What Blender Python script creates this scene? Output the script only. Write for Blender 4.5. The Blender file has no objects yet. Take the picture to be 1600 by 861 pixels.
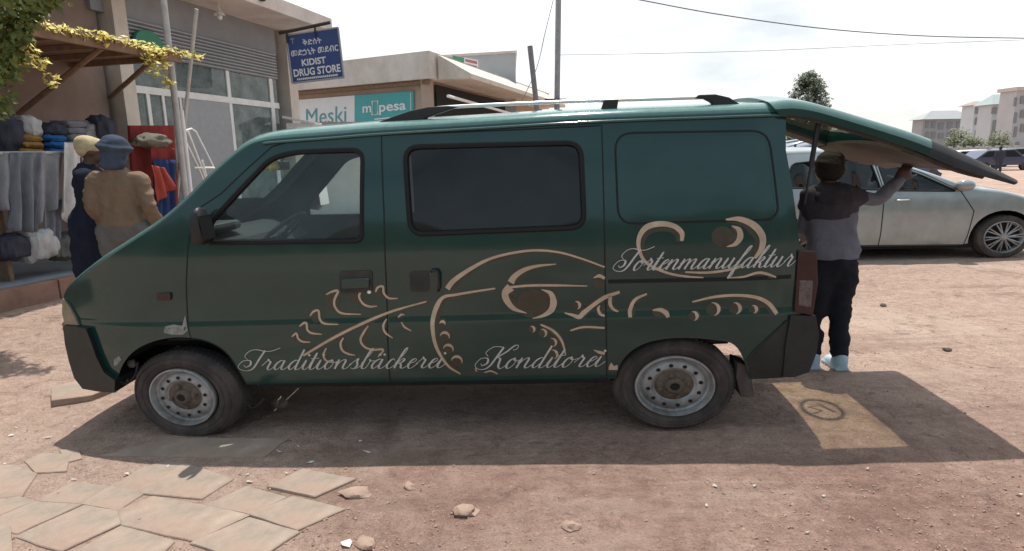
import bpy, bmesh, math, random
from mathutils import Vector, Matrix, noise
from mathutils.geometry import delaunay_2d_cdt
random.seed(7)
R = math.radians
scene = bpy.context.scene
col = scene.collection

# ------------------------------------------------------------------ camera frame
FPX, CAMH = 944.0, 1.65
_p, _r = R(11.2), R(0.94)
FW = Vector((0, math.cos(_p), -math.sin(_p)))
_u = Vector((0, math.sin(_p), math.cos(_p)))
RT = Vector((1, 0, 0))*math.cos(_r) - _u*math.sin(_r)
UP = _u*math.cos(_r) + Vector((1, 0, 0))*math.sin(_r)
EYE = Vector((0, 0, CAMH))
cam_data = bpy.data.cameras.new('camera')
cam_data.sensor_width = 36
cam_data.lens = FPX/1600*36
cam_data.clip_start = .05
cam_data.clip_end = 4000
cam = bpy.data.objects.new('camera', cam_data)
col.objects.link(cam)
cam.matrix_world = Matrix((RT, UP, -FW)).transposed().to_4x4()
cam.location = EYE
scene.camera = cam

def ray(x, y): return FW + RT*((x-800)/FPX) - UP*((y-430.5)/FPX)
def on_plane(x, y, p, n):
    d = ray(x, y)
    return EYE + d*((p-EYE).dot(n)/d.dot(n))
def at_z(x, y, z=0.0):
    d = ray(x, y); return EYE + d*((z-CAMH)/d.z)
def at_y(x, y, Y):
    d = ray(x, y); return EYE + d*(Y/d.y)

# ------------------------------------------------------------------ ground height
def sstep(a, b, x):
    t = max(0, min(1, (x-a)/(b-a))); return t*t*(3-2*t)
def gz0(x, y):
    s = 0.0253*(x+2.0)
    return max(-.04, min(.095, s))
def gz(x, y):
    h = gz0(x, y)
    n = noise.noise(Vector((x*.55, y*.55, 0)))*.030 + noise.noise(Vector((x*1.9, y*1.9, 4)))*.012 + noise.noise(Vector((x*3.6, y*5.2, 9)))*.009 + noise.noise(Vector((x*8, y*9, 1)))*.004
    # keep it even under the van's tyres
    k = 1 - (1-sstep(.6, 1.6, abs(y-4.0)))*(1-sstep(2.6, 3.4, abs(x+.2)))*.85
    return h + n*k*.8
def on_ground(px, py):
    z = 0.0
    for _ in range(6):
        P = at_z(px, py, z); z = gz(P.x, P.y)
    return Vector((P.x, P.y, z))

# ------------------------------------------------------------------ mesh helpers
class MB:
    def __init__(s): s.v = []; s.f = []; s.uv = None
    def add(s, vs, fs):
        o = len(s.v); s.v += [Vector(v) for v in vs]; s.f += [tuple(i+o for i in f) for f in fs]; return s
    def box(s, c, size, rot=None, bev=0):
        bm = bmesh.new(); bmesh.ops.create_cube(bm, size=1)
        for v in bm.verts: v.co = Vector((v.co.x*size[0], v.co.y*size[1], v.co.z*size[2]))
        if bev: bmesh.ops.bevel(bm, geom=bm.edges[:], offset=bev, segments=2, affect='EDGES', profile=.5)
        bm.verts.index_update()
        M = rot if rot else Matrix.Identity(3)
        s.add([M @ v.co + Vector(c) for v in bm.verts], [[v.index for v in f.verts] for f in bm.faces]); bm.free(); return s
    def bx(s, a, b, bev=0):
        a = Vector(a); b = Vector(b)
        return s.box((a+b)/2, [abs(b[i]-a[i]) for i in range(3)], None, bev)
    def tube(s, pts, r, n=8, cap=True, closed=False):
        pts = [Vector(p) for p in pts]; rs = r if isinstance(r, (list, tuple)) else [r]*len(pts)
        vs = []; up = Vector((0, 0, 1)); N = len(pts)
        for i, p in enumerate(pts):
            if closed: t = pts[(i+1) % N]-pts[i-1]
            else: t = (pts[min(i+1, N-1)]-pts[max(i-1, 0)])
            if t.length < 1e-9: t = Vector((0, 0, 1))
            t.normalize()
            a = t.cross(up)
            if a.length < .05: a = t.cross(Vector((1, 0, 0)))
            a.normalize(); b = a.cross(t)
            for k in range(n):
                q = 2*math.pi*k/n
                vs.append(p + (a*math.cos(q)+b*math.sin(q))*rs[i])
        fs = []
        for i in range(N if closed else N-1):
            j = (i+1) % N
            for k in range(n):
                k2 = (k+1) % n
                fs.append((i*n+k, i*n+k2, j*n+k2, j*n+k))
        if cap and not closed:
            fs.append(tuple(range(n))[::-1]); fs.append(tuple((N-1)*n+k for k in range(n)))
        return s.add(vs, fs)
    def lathe(s, prof, n=40, sx=1.0, M=None):
        # prof: (radius, y) pairs, axis along Y
        vs = []; fs = []; m = len(prof)
        for k in range(n):
            a = 2*math.pi*k/n
            for (r, y) in prof: vs.append(Vector((r*math.cos(a)*sx, y, r*math.sin(a))))
        for k in range(n):
            k2 = (k+1) % n
            for i in range(m-1):
                fs.append((k*m+i, k*m+i+1, k2*m+i+1, k2*m+i))
        if M: vs = [M @ v for v in vs]
        return s.add(vs, fs)
    def prism(s, poly, ext):
        # poly: 3-D points, ext: vector
        n = len(poly); e = Vector(ext)
        vs = [Vector(p) for p in poly] + [Vector(p)+e for p in poly]
        fs = [tuple(range(n)), tuple(range(2*n-1, n-1, -1))] + [(i, i+n, (i+1) % n+n, (i+1) % n) for i in range(n)]
        return s.add(vs, fs)
    def grid(s, rows):
        m = len(rows[0]); vs = [p for r in rows for p in r]; fs = []
        for i in range(len(rows)-1):
            for j in range(m-1): fs.append((i*m+j, i*m+j+1, (i+1)*m+j+1, (i+1)*m+j))
        return s.add(vs, fs)
    def blob(s, c, r, seg=10, jit=0, sd=0):
        vs = []; fs = []; rn = seg//2+1
        c = Vector(c); r = Vector(r) if not isinstance(r, (int, float)) else Vector((r, r, r))
        for i in range(rn+1):
            th = math.pi*i/rn
            for k in range(seg):
                a = 2*math.pi*k/seg
                d = Vector((math.sin(th)*math.cos(a), math.sin(th)*math.sin(a), math.cos(th)))
                q = 1+jit*noise.noise(d*1.7+Vector((sd, sd*1.3, 0)))
                vs.append(c+Vector((d.x*r.x, d.y*r.y, d.z*r.z))*q)
        for i in range(rn):
            for k in range(seg): fs.append((i*seg+k, (i+1)*seg+k, (i+1)*seg+(k+1) % seg, i*seg+(k+1) % seg))
        return s.add(vs, fs)
    def build(s, name, m, parent=None, smooth=None, normals=None, merge=True):
        me = bpy.data.meshes.new(name)
        me.from_pydata([tuple(v) for v in s.v], [], s.f); me.validate(); me.update()
        bm = bmesh.new(); bm.from_mesh(me)
        bmesh.ops.remove_doubles(bm, verts=bm.verts, dist=1e-6) if merge else None
        if normals is None: bmesh.ops.recalc_face_normals(bm, faces=bm.faces)
        bm.to_mesh(me); bm.free()
        if m: me.materials.append(m)
        o = bpy.data.objects.new(name, me); col.objects.link(o)
        if parent: o.parent = parent
        if smooth:
            for p in me.polygons: p.use_smooth = True
            if smooth is not True: me.set_sharp_from_angle(angle=R(smooth))
        return o

def empty(name, loc, rz=0.0):
    o = bpy.data.objects.new(name, None); col.objects.link(o)
    o.location = loc; o.rotation_euler = (0, 0, rz); o.empty_display_size = .2
    return o
def tag(o, label=None, cat=None, group=None, kind=None):
    if label: o['label'] = label
    if cat: o['category'] = cat
    if group: o['group'] = group
    if kind: o['kind'] = kind
    return o
def crom(pts, n=6, closed=False):
    P = [Vector(p) for p in pts]; out = []
    N = len(P)
    if N < 3: return P
    for i in range(N if closed else N-1):
        a = P[(i-1) % N] if (closed or i > 0) else P[0]*2-P[1]
        b = P[i]; c = P[(i+1) % N]
        d = P[(i+2) % N] if (closed or i < N-2) else P[-1]*2-P[-2]
        for k in range(n):
            t = k/n
            out.append(.5*((2*b)+(c-a)*t+(2*a-5*b+4*c-d)*t*t+(-a+3*b-3*c+d)*t**3))
    if not closed: out.append(P[-1])
    return out
def round_poly(pts, r, n=5):
    # rounded 2-D polygon
    out = []; N = len(pts); P = [Vector(p) for p in pts]
    rr = r if isinstance(r, (list, tuple)) else [r]*N
    for i in range(N):
        a, b, c = P[i-1], P[i], P[(i+1) % N]
        u = (a-b); v = (c-b); q = min(rr[i], u.length*.48, v.length*.48)
        s = b+u.normalized()*q; e = b+v.normalized()*q
        for k in range(n+1):
            t = k/n; out.append(s*(1-t)**2+b*2*t*(1-t)+e*t*t)
    return out
def pip(p, poly):
    x, y = p[0], p[1]; c = False; j = len(poly)-1
    for i in range(len(poly)):
        xi, yi = poly[i][0], poly[i][1]; xj, yj = poly[j][0], poly[j][1]
        if (yi > y) != (yj > y) and x < (xj-xi)*(y-yi)/(yj-yi)+xi: c = not c
        j = i
    return c

# ------------------------------------------------------------------ materials
def srgb(r, g, b):
    f = lambda c: (c/255/12.92) if c/255 <= .04045 else ((c/255+.055)/1.055)**2.4
    return (f(r), f(g), f(b), 1)
class NT:
    def __init__(s, name):
        s.m = bpy.data.materials.new(name); s.m.use_nodes = True
        s.t = s.m.node_tree; s.n = s.t.nodes; s.l = s.t.links
        s.b = s.n['Principled BSDF']; s.out = s.n['Material Output']
    def node(s, t, **k):
        o = s.n.new(t)
        for a, v in k.items():
            if a in o.inputs.keys(): o.inputs[a].default_value = v
            else: setattr(o, a, v)
        return o
    def noise(s, scale, detail=4, rough=.6, vec=None, dist=0):
        o = s.node('ShaderNodeTexNoise'); o.inputs['Scale'].default_value = scale
        o.inputs['Detail'].default_value = detail; o.inputs['Roughness'].default_value = rough
        o.inputs['Distortion'].default_value = dist
        if vec is None: vec = s.coord()
        s.l.new(vec, o.inputs['Vector']); return o.outputs['Fac']
    def coord(s, which='Object'):
        if not hasattr(s, 'tc'): s.tc = s.n.new('ShaderNodeTexCoord')
        return s.tc.outputs[which]
    def pos(s):
        if not hasattr(s, 'ge'): s.ge = s.n.new('ShaderNodeNewGeometry')
        return s.ge.outputs['Position']
    def mapped(s, scale, vec=None):
        o = s.n.new('ShaderNodeMapping'); o.inputs['Scale'].default_value = scale
        s.l.new(vec or s.coord(), o.inputs['Vector']); return o.outputs['Vector']
    def ramp(s, fac, stops):
        o = s.n.new('ShaderNodeValToRGB'); s.l.new(fac, o.inputs['Fac'])
        e = o.color_ramp.elements
        while len(e) < len(stops): e.new(.5)
        for i, (p, c) in enumerate(stops):
            e[i].position = p; e[i].color = c if len(c) == 4 else (*c, 1)
        return o.outputs['Color']
    def mix(s, fac, a, b, mode='MIX'):
        o = s.n.new('ShaderNodeMix'); o.data_type = 'RGBA'; o.blend_type = mode
        for sock, v in ((o.inputs[0], fac), (o.inputs[6], a), (o.inputs[7], b)):
            if hasattr(v, 'is_linked') or isinstance(v, bpy.types.NodeSocket): s.l.new(v, sock)
            else: sock.default_value = v if not (isinstance(v, tuple) and len(v) == 3) else (*v, 1)
        return o.outputs[2]
    def math(s, op, a, b=0.0):
        o = s.n.new('ShaderNodeMath'); o.operation = op
        for sock, v in ((o.inputs[0], a), (o.inputs[1], b)):
            if isinstance(v, bpy.types.NodeSocket): s.l.new(v, sock)
            else: sock.default_value = v
        return o.outputs[0]
    def bump(s, h, strength=.3, dist=.01):
        o = s.n.new('ShaderNodeBump'); o.inputs['Strength'].default_value = strength
        o.inputs['Distance'].default_value = dist
        s.l.new(h, o.inputs['Height']); s.l.new(o.outputs['Normal'], s.b.inputs['Normal'])
    def set(s, **k):
        for a, v in k.items():
            i = s.b.inputs[a.replace('_', ' ')]
            if isinstance(v, bpy.types.NodeSocket): s.l.new(v, i)
            else: i.default_value = v
        return s
def M_plain(name, c, rough=.6, metal=0, var=.15, scale=8, bump=.0, bscale=60, spec=.5, dirt=None):
    t = NT(name)
    c = tuple(c[:3])
    f = t.noise(scale, 5, .65)
    a = tuple(x*(1-var) for x in c); b = tuple(min(1, x*(1+var)) for x in c)
    cc = t.ramp(f, [(.3, a), (.7, b)])
    if dirt:
        d = t.noise(scale*.35, 6, .7, t.mapped((1, 1, .6)))
        cc = t.mix(t.ramp(d, [(.45, (0, 0, 0)), (.75, (dirt[1],)*3)]), cc, tuple(dirt[0]))
    t.set(Base_Color=cc, Roughness=rough, Metallic=metal, Specular_IOR_Level=spec)
    if bump: t.bump(t.noise(bscale, 5, .6), bump, .01)
    return t.m
def M_cloth(name, c, var=.22, scale=9):
    t = NT(name); c = tuple(c[:3])
    f = t.noise(scale, 5, .6, t.mapped((1, 1, .45)))
    t.set(Base_Color=t.ramp(f, [(.3, tuple(x*(1-var) for x in c)), (.72, tuple(x*(1+var) for x in c))]), Roughness=.95, Specular_IOR_Level=.15)
    h = t.math('ADD', t.noise(14, 3, .5, t.mapped((1, 1, .5))), t.math('MULTIPLY', t.noise(150, 2), .12))
    t.bump(h, .5, .03); return t.m
def M_glass(name, tint, trans, gloss=.9, rough=.03, haze=(0.06, .065, .065), hz=.06, fres=True):
    # see-through pane: tinted transparency + fresnel reflection + a thin diffuse film for dust, reflected and veiling light
    t = NT(name); n, l = t.n, t.l
    n.remove(t.b)
    tr = n.new('ShaderNodeBsdfTransparent'); tr.inputs[0].default_value = (*[x*trans for x in tint], 1)
    gl = n.new('ShaderNodeBsdfGlossy'); gl.inputs['Roughness'].default_value = rough; gl.inputs[0].default_value = (gloss,)*3+(1,)
    df = n.new('ShaderNodeBsdfDiffuse'); df.inputs[0].default_value = (*haze, 1)
    fr = n.new('ShaderNodeFresnel'); fr.inputs['IOR'].default_value = 1.5
    ge = n.new('ShaderNodeNewGeometry')
    mx = n.new('ShaderNodeMixShader'); m2 = n.new('ShaderNodeMixShader')
    f = t.noise(3.0, 5, .65, t.coord())
    l.new(t.ramp(f, [(.35, (hz*.5,)*3), (.75, (min(1, hz*1.6),)*3)]), m2.inputs[0])
    l.new(tr.outputs[0], m2.inputs[1]); l.new(df.outputs[0], m2.inputs[2])
    # same fresnel from both sides
    k = n.new('ShaderNodeMix'); k.data_type = 'FLOAT'; l.new(ge.outputs['Backfacing'], k.inputs[0]); k.inputs[2].default_value = .06; k.inputs[3].default_value = .05
    if fres: l.new(fr.outputs[0], k.inputs[2])
    l.new(k.outputs[0], mx.inputs[0]); l.new(m2.outputs[0], mx.inputs[1]); l.new(gl.outputs[0], mx.inputs[2])
    l.new(mx.outputs[0], t.out.inputs[0]); return t.m

def M_paint(name, base, dust=(.16, .13, .11), dustamt=.5, low=.75, met=.0, topglare=.5, topc=None):
    t = NT(name)
    z = t.n.new('ShaderNodeSeparateXYZ'); t.l.new(t.coord(), z.inputs[0])
    f = t.noise(2.2, 6, .7); g = t.noise(30, 5, .7)
    c = t.ramp(t.noise(5, 4), [(.3, tuple(x*.88 for x in base)), (.7, tuple(x*1.12 for x in base))])
    lo = t.n.new('ShaderNodeMapRange'); lo.inputs[1].default_value = low; lo.inputs[2].default_value = low-.5
    lo.inputs[3].default_value = .05; lo.inputs[4].default_value = 1; t.l.new(z.outputs[2], lo.inputs[0])
    d = t.math('MULTIPLY', t.math('MULTIPLY', lo.outputs[0], dustamt), t.math('ADD', t.math('MULTIPLY', f, .9), t.math('MULTIPLY', g, .5)))
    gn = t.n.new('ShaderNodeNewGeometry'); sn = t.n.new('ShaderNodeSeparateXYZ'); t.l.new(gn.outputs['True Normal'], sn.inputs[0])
    tp = t.n.new('ShaderNodeMapRange'); tp.inputs[1].default_value = .34; tp.inputs[2].default_value = .85; tp.inputs[3].default_value = 0; tp.inputs[4].default_value = topglare  # sun and sky glare on dusty top faces, put into the base colour
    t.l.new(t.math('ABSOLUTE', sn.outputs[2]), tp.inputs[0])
    tpg = t.math('MULTIPLY', tp.outputs[0], t.math('ADD', .55, t.math('MULTIPLY', g, .9)))
    c2 = t.mix(tpg, t.mix(d, c, dust), topc or tuple(min(1, .17+x*1.8) for x in base))
    rg = t.math('ADD', t.math('MULTIPLY', d, .5), t.math('ADD', .10, t.math('MULTIPLY', g, .06)))
    t.set(Base_Color=c2, Roughness=rg, Metallic=met, Specular_IOR_Level=.5, Coat_Weight=.3, Coat_Roughness=.04)
    t.bump(t.noise(1.6, 2, .4), .16, .035)
    return t.m

def M_ground():
    t = NT('dirt_ground'); P = t.pos()
    big = t.noise(.32, 5, .6, P); mid = t.noise(1.5, 6, .68, P); fine = t.noise(14, 6, .7, P); grit = t.noise(75, 4, .75, P)
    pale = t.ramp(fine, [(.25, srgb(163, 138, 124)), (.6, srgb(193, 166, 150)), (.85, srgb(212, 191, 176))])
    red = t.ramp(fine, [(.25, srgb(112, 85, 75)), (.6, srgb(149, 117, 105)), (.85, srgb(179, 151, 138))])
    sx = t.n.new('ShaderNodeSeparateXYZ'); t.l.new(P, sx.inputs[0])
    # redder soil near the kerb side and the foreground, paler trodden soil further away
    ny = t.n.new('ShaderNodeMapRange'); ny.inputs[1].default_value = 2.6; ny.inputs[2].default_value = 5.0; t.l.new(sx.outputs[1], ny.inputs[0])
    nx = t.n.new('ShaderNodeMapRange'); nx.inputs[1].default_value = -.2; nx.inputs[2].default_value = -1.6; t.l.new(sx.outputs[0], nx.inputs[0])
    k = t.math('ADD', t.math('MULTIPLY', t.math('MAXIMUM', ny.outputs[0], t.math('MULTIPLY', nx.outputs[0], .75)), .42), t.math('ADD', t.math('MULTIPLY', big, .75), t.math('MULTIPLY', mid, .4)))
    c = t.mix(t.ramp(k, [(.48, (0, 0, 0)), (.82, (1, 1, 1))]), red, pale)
    c = t.mix(t.ramp(grit, [(.36, (.55,)*3), (.5, (0,)*3)]), c, srgb(112, 88, 79))
    c = t.mix(t.ramp(t.noise(38, 3, .6, P), [(.66, (0,)*3), (.74, (.6,)*3)]), c, srgb(214, 196, 182))
    trk = t.noise(1.0, 6, .7, t.mapped((.5, 3.2, 1), P), .6)
    c = t.mix(t.ramp(trk, [(.30, (.55,)*3), (.46, (0,)*3)]), c, srgb(126, 101, 90))
    c = t.mix(t.ramp(trk, [(.56, (0,)*3), (.72, (.5,)*3)]), c, srgb(200, 178, 162))
    patch = t.noise(.55, 4, .6, P, .8)
    c = t.mix(t.ramp(patch, [(.52, (0,)*3), (.66, (.5,)*3)]), c, srgb(206, 184, 168))
    clod = t.noise(5.5, 6, .8, P, .5)
    c = t.mix(t.ramp(clod, [(.34, (.65,)*3), (.44, (0,)*3)]), c, srgb(116, 91, 81))
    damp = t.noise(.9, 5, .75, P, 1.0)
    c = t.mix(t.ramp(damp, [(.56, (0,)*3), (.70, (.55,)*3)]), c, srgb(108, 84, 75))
    t.set(Base_Color=c, Roughness=.95, Specular_IOR_Level=.2)
    h = t.math('ADD', t.math('ADD', t.math('MULTIPLY', t.math('ADD', mid, trk), .6), t.math('MULTIPLY', clod, .55)), t.math('ADD', t.math('MULTIPLY', fine, .45), t.math('MULTIPLY', grit, .16)))
    t.bump(h, 1.0, .075); return t.m

MT = {}
MT['paint'] = M_paint('green_van_paint', (.0060, .040, .035), dust=(.06, .07, .055), dustamt=.09, topglare=.85, topc=(.15, .29, .27))
MT['paint_in'] = M_plain('inner_green_paint', (.03, .055, .05), .6)
MT['black'] = M_plain('black_plastic', (.018, .018, .02), .55, var=.3, bump=.15, bscale=200, dirt=((.10, .08, .07), .5))
MT['rubber'] = M_plain('tyre_rubber', (.045, .037, .034), .9, var=.25, scale=10, bump=.2, bscale=90, dirt=((.14, .105, .09), .9))
MT['seal'] = M_plain('window_rubber', (.010, .009, .009), .55, spec=.3)
MT['dark'] = M_plain('dark_cavity', (.012, .011, .011), .9)
MT['seam'] = M_plain('panel_gap', (.006, .008, .008), .8)
MT['glass'] = M_glass('clear_glass', (.90, .97, .95), .97, hz=.10, haze=(.28, .31, .31))  # bright veil over the cabin put into the film colour
MT['wglass'] = M_glass('windscreen_glass', (.80, .96, .92), .95, hz=.07, haze=(.3, .36, .35), fres=False)
MT['tint'] = M_glass('tinted_glass', (.5, .5, .55), .22, rough=.06, hz=.2, haze=(.05, .05, .056))
MT['gateglass'] = M_glass('gate_glass', (.97, .95, .84), .88, hz=.06, haze=(.2, .2, .18))
MT['shopglass'] = M_glass('shop_glass', (.75, .86, .84), .55, rough=.02, hz=.42, haze=(.30, .37, .36))  # reflections in the shop panes put into the pale film colour
MT['steel'] = M_plain('wheel_steel', (.36, .365, .365), .45, metal=.3, var=.25, scale=12, dirt=((.085, .064, .052), .95))
MT['rust'] = M_plain('rusty_hub', (.125, .09, .066), .8, var=.4, scale=25, dirt=((.05, .04, .035), .8))
MT['chrome'] = M_plain('rail_metal', (.75, .77, .78), .28, metal=.8, var=.05)
MT['trim'] = M_plain('gate_trim', (.07, .06, .052), .75, var=.2)
MT['greyfab'] = M_cloth('seat_fabric', (.05, .055, .06))
MT['greyplas'] = M_plain('dash_plastic', (.013, .013, .014), .8)
MT['bumper'] = M_plain('dark_bumper_plastic', (.017, .022, .021), .55, var=.3, bump=.15, bscale=200, dirt=((.06, .055, .048), .35))
MT['black2'] = M_plain('clean_black_plastic', (.014, .014, .016), .5, var=.2)
MT['lampred'] = M_plain('red_lens', (.036, .010, .010), .25, var=.35, scale=20)
MT['lampclear'] = M_plain('clear_lens', (.12, .095, .09), .2, var=.5, scale=40)
MT['amber'] = M_plain('headlamp_lens', (.27, .23, .16), .2, var=.25)
MT['cream'] = M_plain('cream_vinyl', (.52, .40, .285), .5, var=.16, scale=14, dirt=((.26, .19, .13), .5))
MT['silver_v'] = M_plain('pale_vinyl', (.52, .51, .49), .45, var=.12, scale=20)
MT['olive'] = M_plain('olive_vinyl', (.050, .047, .031), .3, var=.25, scale=12)
MT['scrape'] = M_plain('bare_scrape', (.24, .24, .22), .7, var=.4, scale=30)
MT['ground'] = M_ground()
MT['slab'] = M_plain('paving_stone', srgb(158, 142, 128), .92, var=.24, scale=5, bump=.6, bscale=45, dirt=(srgb(152, 122, 107)[:3], 1.0))
MT['concrete'] = M_plain('concrete', (.36, .34, .31), .9, var=.12, scale=3, bump=.3, bscale=40, dirt=((.22, .19, .16), .5))
MT['bluegrey'] = M_plain('kerb_top_slab', srgb(132, 144, 152), .8, var=.15, scale=4, dirt=((.25, .2, .17), .4))
MT['redkerb'] = M_plain('kerb_stone', srgb(138, 106, 92), .9, var=.25, scale=5, bump=.4, dirt=((.3, .24, .2), .5))
MT['shopgrey'] = M_plain('grey_render', (.27, .285, .30), .9, var=.10, scale=2.5, bump=.15, dirt=((.20, .20, .20), .45))
MT['brownwall'] = M_plain('brown_plaster', (.27, .20, .165), .9, var=.14, scale=3, bump=.2, dirt=((.1, .075, .06), .5))
MT['beige'] = M_plain('beige_plaster', (.64, .58, .50), .9, var=.10, scale=3, bump=.15, dirt=((.36, .28, .22), .45))
MT['pink'] = M_plain('pinkish_plaster', (.44, .33, .26), .9, var=.10, scale=2, bump=.15, dirt=((.32, .23, .17), .5))
MT['paleconc'] = M_plain('pale_concrete', (.68, .61, .55), .9, var=.10, scale=2, bump=.15, dirt=((.33, .27, .22), .55))
MT['upgrey'] = M_plain('upper_grey_wall', (.40, .41, .42), .9, var=.06, scale=1.5)
MT['shutter'] = M_plain('shutter_metal', (.31, .325, .34), .5, metal=.2, var=.08)
MT['white'] = M_plain('white_paint', (.78, .78, .76), .5, var=.06, dirt=((.5, .46, .4), .4))
MT['pole'] = M_plain('pole_paint', (.47, .46, .44), .6, var=.15, dirt=((.3, .27, .23), .5))
MT['signblue'] = M_plain('sign_blue', (.035, .065, .21), .45, var=.08)
MT['signwhite'] = M_plain('sign_white', (.74, .75, .74), .5, var=.04)
MT['signteal'] = M_plain('sign_teal', (.06, .36, .36), .45, var=.06)
MT['tealtext'] = M_plain('teal_letters', (.10, .30, .34), .5, var=.04)
MT['skin'] = M_plain('dark_skin', (.085, .045, .03), .5, var=.12, scale=20)
MT['hair'] = M_plain('black_hair', (.018, .014, .013), .85, var=.5, scale=40, bump=.8, bscale=90)
MT['silver'] = M_paint('silver_car_paint', (.31, .345, .345), dust=(.33, .31, .28), dustamt=.25, met=.3, topglare=.3, topc=(.45, .47, .47))
MT['bluecar'] = M_paint('dark_blue_paint', (.028, .045, .095), dust=(.2, .18, .16), dustamt=.25)
MT['wire'] = M_plain('black_wire', (.16, .16, .17), .7)
MT['wood'] = M_plain('weathered_wood', (.22, .14, .09), .8, var=.25, scale=10)
MT['bark'] = M_plain('bark', (.09, .065, .05), .9, var=.3, bump=.6, bscale=25)
MT['litter'] = M_plain('litter_white', (.60, .57, .53), .8, var=.2, scale=30)
MT['stone'] = M_plain('stone', srgb(168, 142, 126), .95, var=.22, scale=12, bump=.4)
def M_leaf(name, a, b):
    t = NT(name)
    oi = t.noise(3.5, 4, .7)
    t.set(Base_Color=t.ramp(oi, [(.3, a), (.7, b)]), Roughness=.6, Specular_IOR_Level=.3)
    t.set(Subsurface_Weight=0.0)
    return t.m
MT['leaf'] = M_leaf('leaf_green', (.045, .075, .018), (.20, .22, .06))
MT['leaf_dark'] = M_leaf('leaf_dark', (.10, .13, .09), (.19, .21, .14))
MT['leaf_far'] = M_leaf('leaf_far', (.16, .19, .115), (.25, .26, .15))  # distance haze put into the leaf colour
MT['leaf_gard'] = M_leaf('garland_yellow', (.60, .47, .08), (.88, .78, .30))
# ================================================================== THE VAN
def combine(name, parts, parent=None, smooth=None):
    me = bpy.data.meshes.new(name); vs = []; fs = []; mi = []; mats = []
    for mb, m in parts:
        if m not in mats: mats.append(m)
        o = len(vs); vs += [tuple(v) for v in mb.v]
        for f in mb.f: fs.append(tuple(i+o for i in f)); mi.append(mats.index(m))
    me.from_pydata(vs, [], fs); me.update()
    for m in mats: me.materials.append(m)
    for p, i in zip(me.polygons, mi): p.material_index = i
    bm = bmesh.new(); bm.from_mesh(me); bmesh.ops.recalc_face_normals(bm, faces=bm.faces); bm.to_mesh(me); bm.free()
    if smooth:
        for p in me.polygons: p.use_smooth = True
        if smooth is not True: me.set_sharp_from_angle(angle=R(smooth))
    o = bpy.data.objects.new(name, me); col.objects.link(o)
    if parent: o.parent = parent
    return o

P0 = at_z(290, 684, 0.0)
_th = R(3.9)
VN = Vector((math.sin(_th), math.cos(_th), 0))
_Rr = on_plane(1056, 677, P0, VN)
VX = (_Rr-P0).normalized(); VZ = VX.cross(VN)
van = empty('van', P0)
van.matrix_world = Matrix((VX, VN, VZ)).transposed().to_4x4() @ Matrix.Identity(4)
van.matrix_world.translation = P0
tag(van, 'dark green van with cream bakery lettering and ornament on its side and its tailgate raised', 'van')
VW = 1.475
def VL(px, py, off=0.0):
    Q = on_plane(px, py, P0+VN*off, VN)-P0
    return Vector((Q.dot(VX), Q.dot(VZ)))
def prof(Z, X):
    y = 0.0
    if Z < .6: y += .035*((.6-Z)/.3)**2
    y += .007*sstep(.680, .742, Z)
    if Z > .95: y += .112*((Z-.95)/.81)**2
    if X < .25: y += .16*((.25-X)/1.05)**2.4
    if X > 3.35: y += .05*((X-3.35)/.3)**2
    return y
def VS(px, py, extra=0.0):
    q = VL(px, py, .02)
    for _ in range(4): q = VL(px, py, prof(q.y, q.x)+extra)
    return q
def S3(q, lift=0.0): return Vector((q[0], prof(q[1], q[0])-lift, q[1]))
def nrm(q):
    e = .003
    fx = (prof(q[1], q[0]+e)-prof(q[1], q[0]-e))/(2*e); fz = (prof(q[1]+e, q[0])-prof(q[1]-e, q[0]))/(2*e)
    return Vector((fx, -1, fz)).normalized()

# ---- silhouette contour, front bumper over the roof to the tailgate hinge
S_px = [(130, 565), (124, 508), (117, 476), (119, 444), (160, 405), (215, 368), (262, 337), (300, 304), (335, 269), (370, 237), (395, 218), (420, 207.5),
        (460, 201), (520, 196.5), (600, 190), (700, 184), (800, 178), (900, 172), (1000, 167.5), (1100, 164), (1180, 161), (1216, 160)]
S_r = [.02, .02, .025, .03, .04, .04, .04, .045, .045, .05, .055, .065, .075, .075, .075, .075, .075, .075, .075, .075, .075, .075]
Sq = [VS(x, y, .10) for x, y in S_px]
cont = crom([Vector((q.x, q.y, r)) for q, r in zip(Sq, S_r)], 5)
CN = []
for i in range(len(cont)):
    t = cont[min(i+1, len(cont)-1)]-cont[max(i-1, 0)]
    CN.append(Vector((-t.y, t.x)).normalized())
A_line = [Vector((c.x, c.y))-n*c.z for c, n in zip(cont, CN)]
low_px = [(1228, 235), (1239, 300), (1249, 380), (1266, 396), (1263, 490), (1257, 505), (1225, 590), (1172, 592), (1164, 566), (1143, 536), (1122, 533), (1060, 529), (1010, 535), (980, 552), (962, 591),
          (948, 592), (610, 598), (385, 601), (372, 578), (352, 552), (320, 535), (280, 528), (235, 535), (203, 555), (186, 585), (183, 600), (135, 592)]
def arc_px(P): return [(v.x, v.y) for v in crom([Vector(p) for p in P], 4)]
rear_arch = arc_px([(1164, 567), (1155, 548), (1143, 536.5), (1122, 532), (1085, 528.5), (1045, 529), (1010, 536), (985, 550), (970, 568), (962, 591)])
front_arch = arc_px([(385, 601), (372, 578), (358, 556), (340, 541), (315, 531), (280, 527), (245, 532), (218, 543), (200, 558), (188, 578), (183, 600)])
kf = min(range(len(front_arch)), key=lambda i: abs(front_arch[i][0]-296))
low_px = low_px[:8]+rear_arch+[(948, 592), (610, 598)]+front_arch+[(135, 592)]
outline = list(A_line)+[VS(x, y) for x, y in low_px]
fwin = round_poly([VS(x, y) for x, y in [(326, 381), (324, 350), (421, 246), (460, 236), (568, 232), (567, 378)]], [.02, .05, .09, .12, .07, .05])
swin = round_poly([VS(x, y) for x, y in [(631, 228), (909, 221), (915, 357), (640, 368)]], .085)
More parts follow.
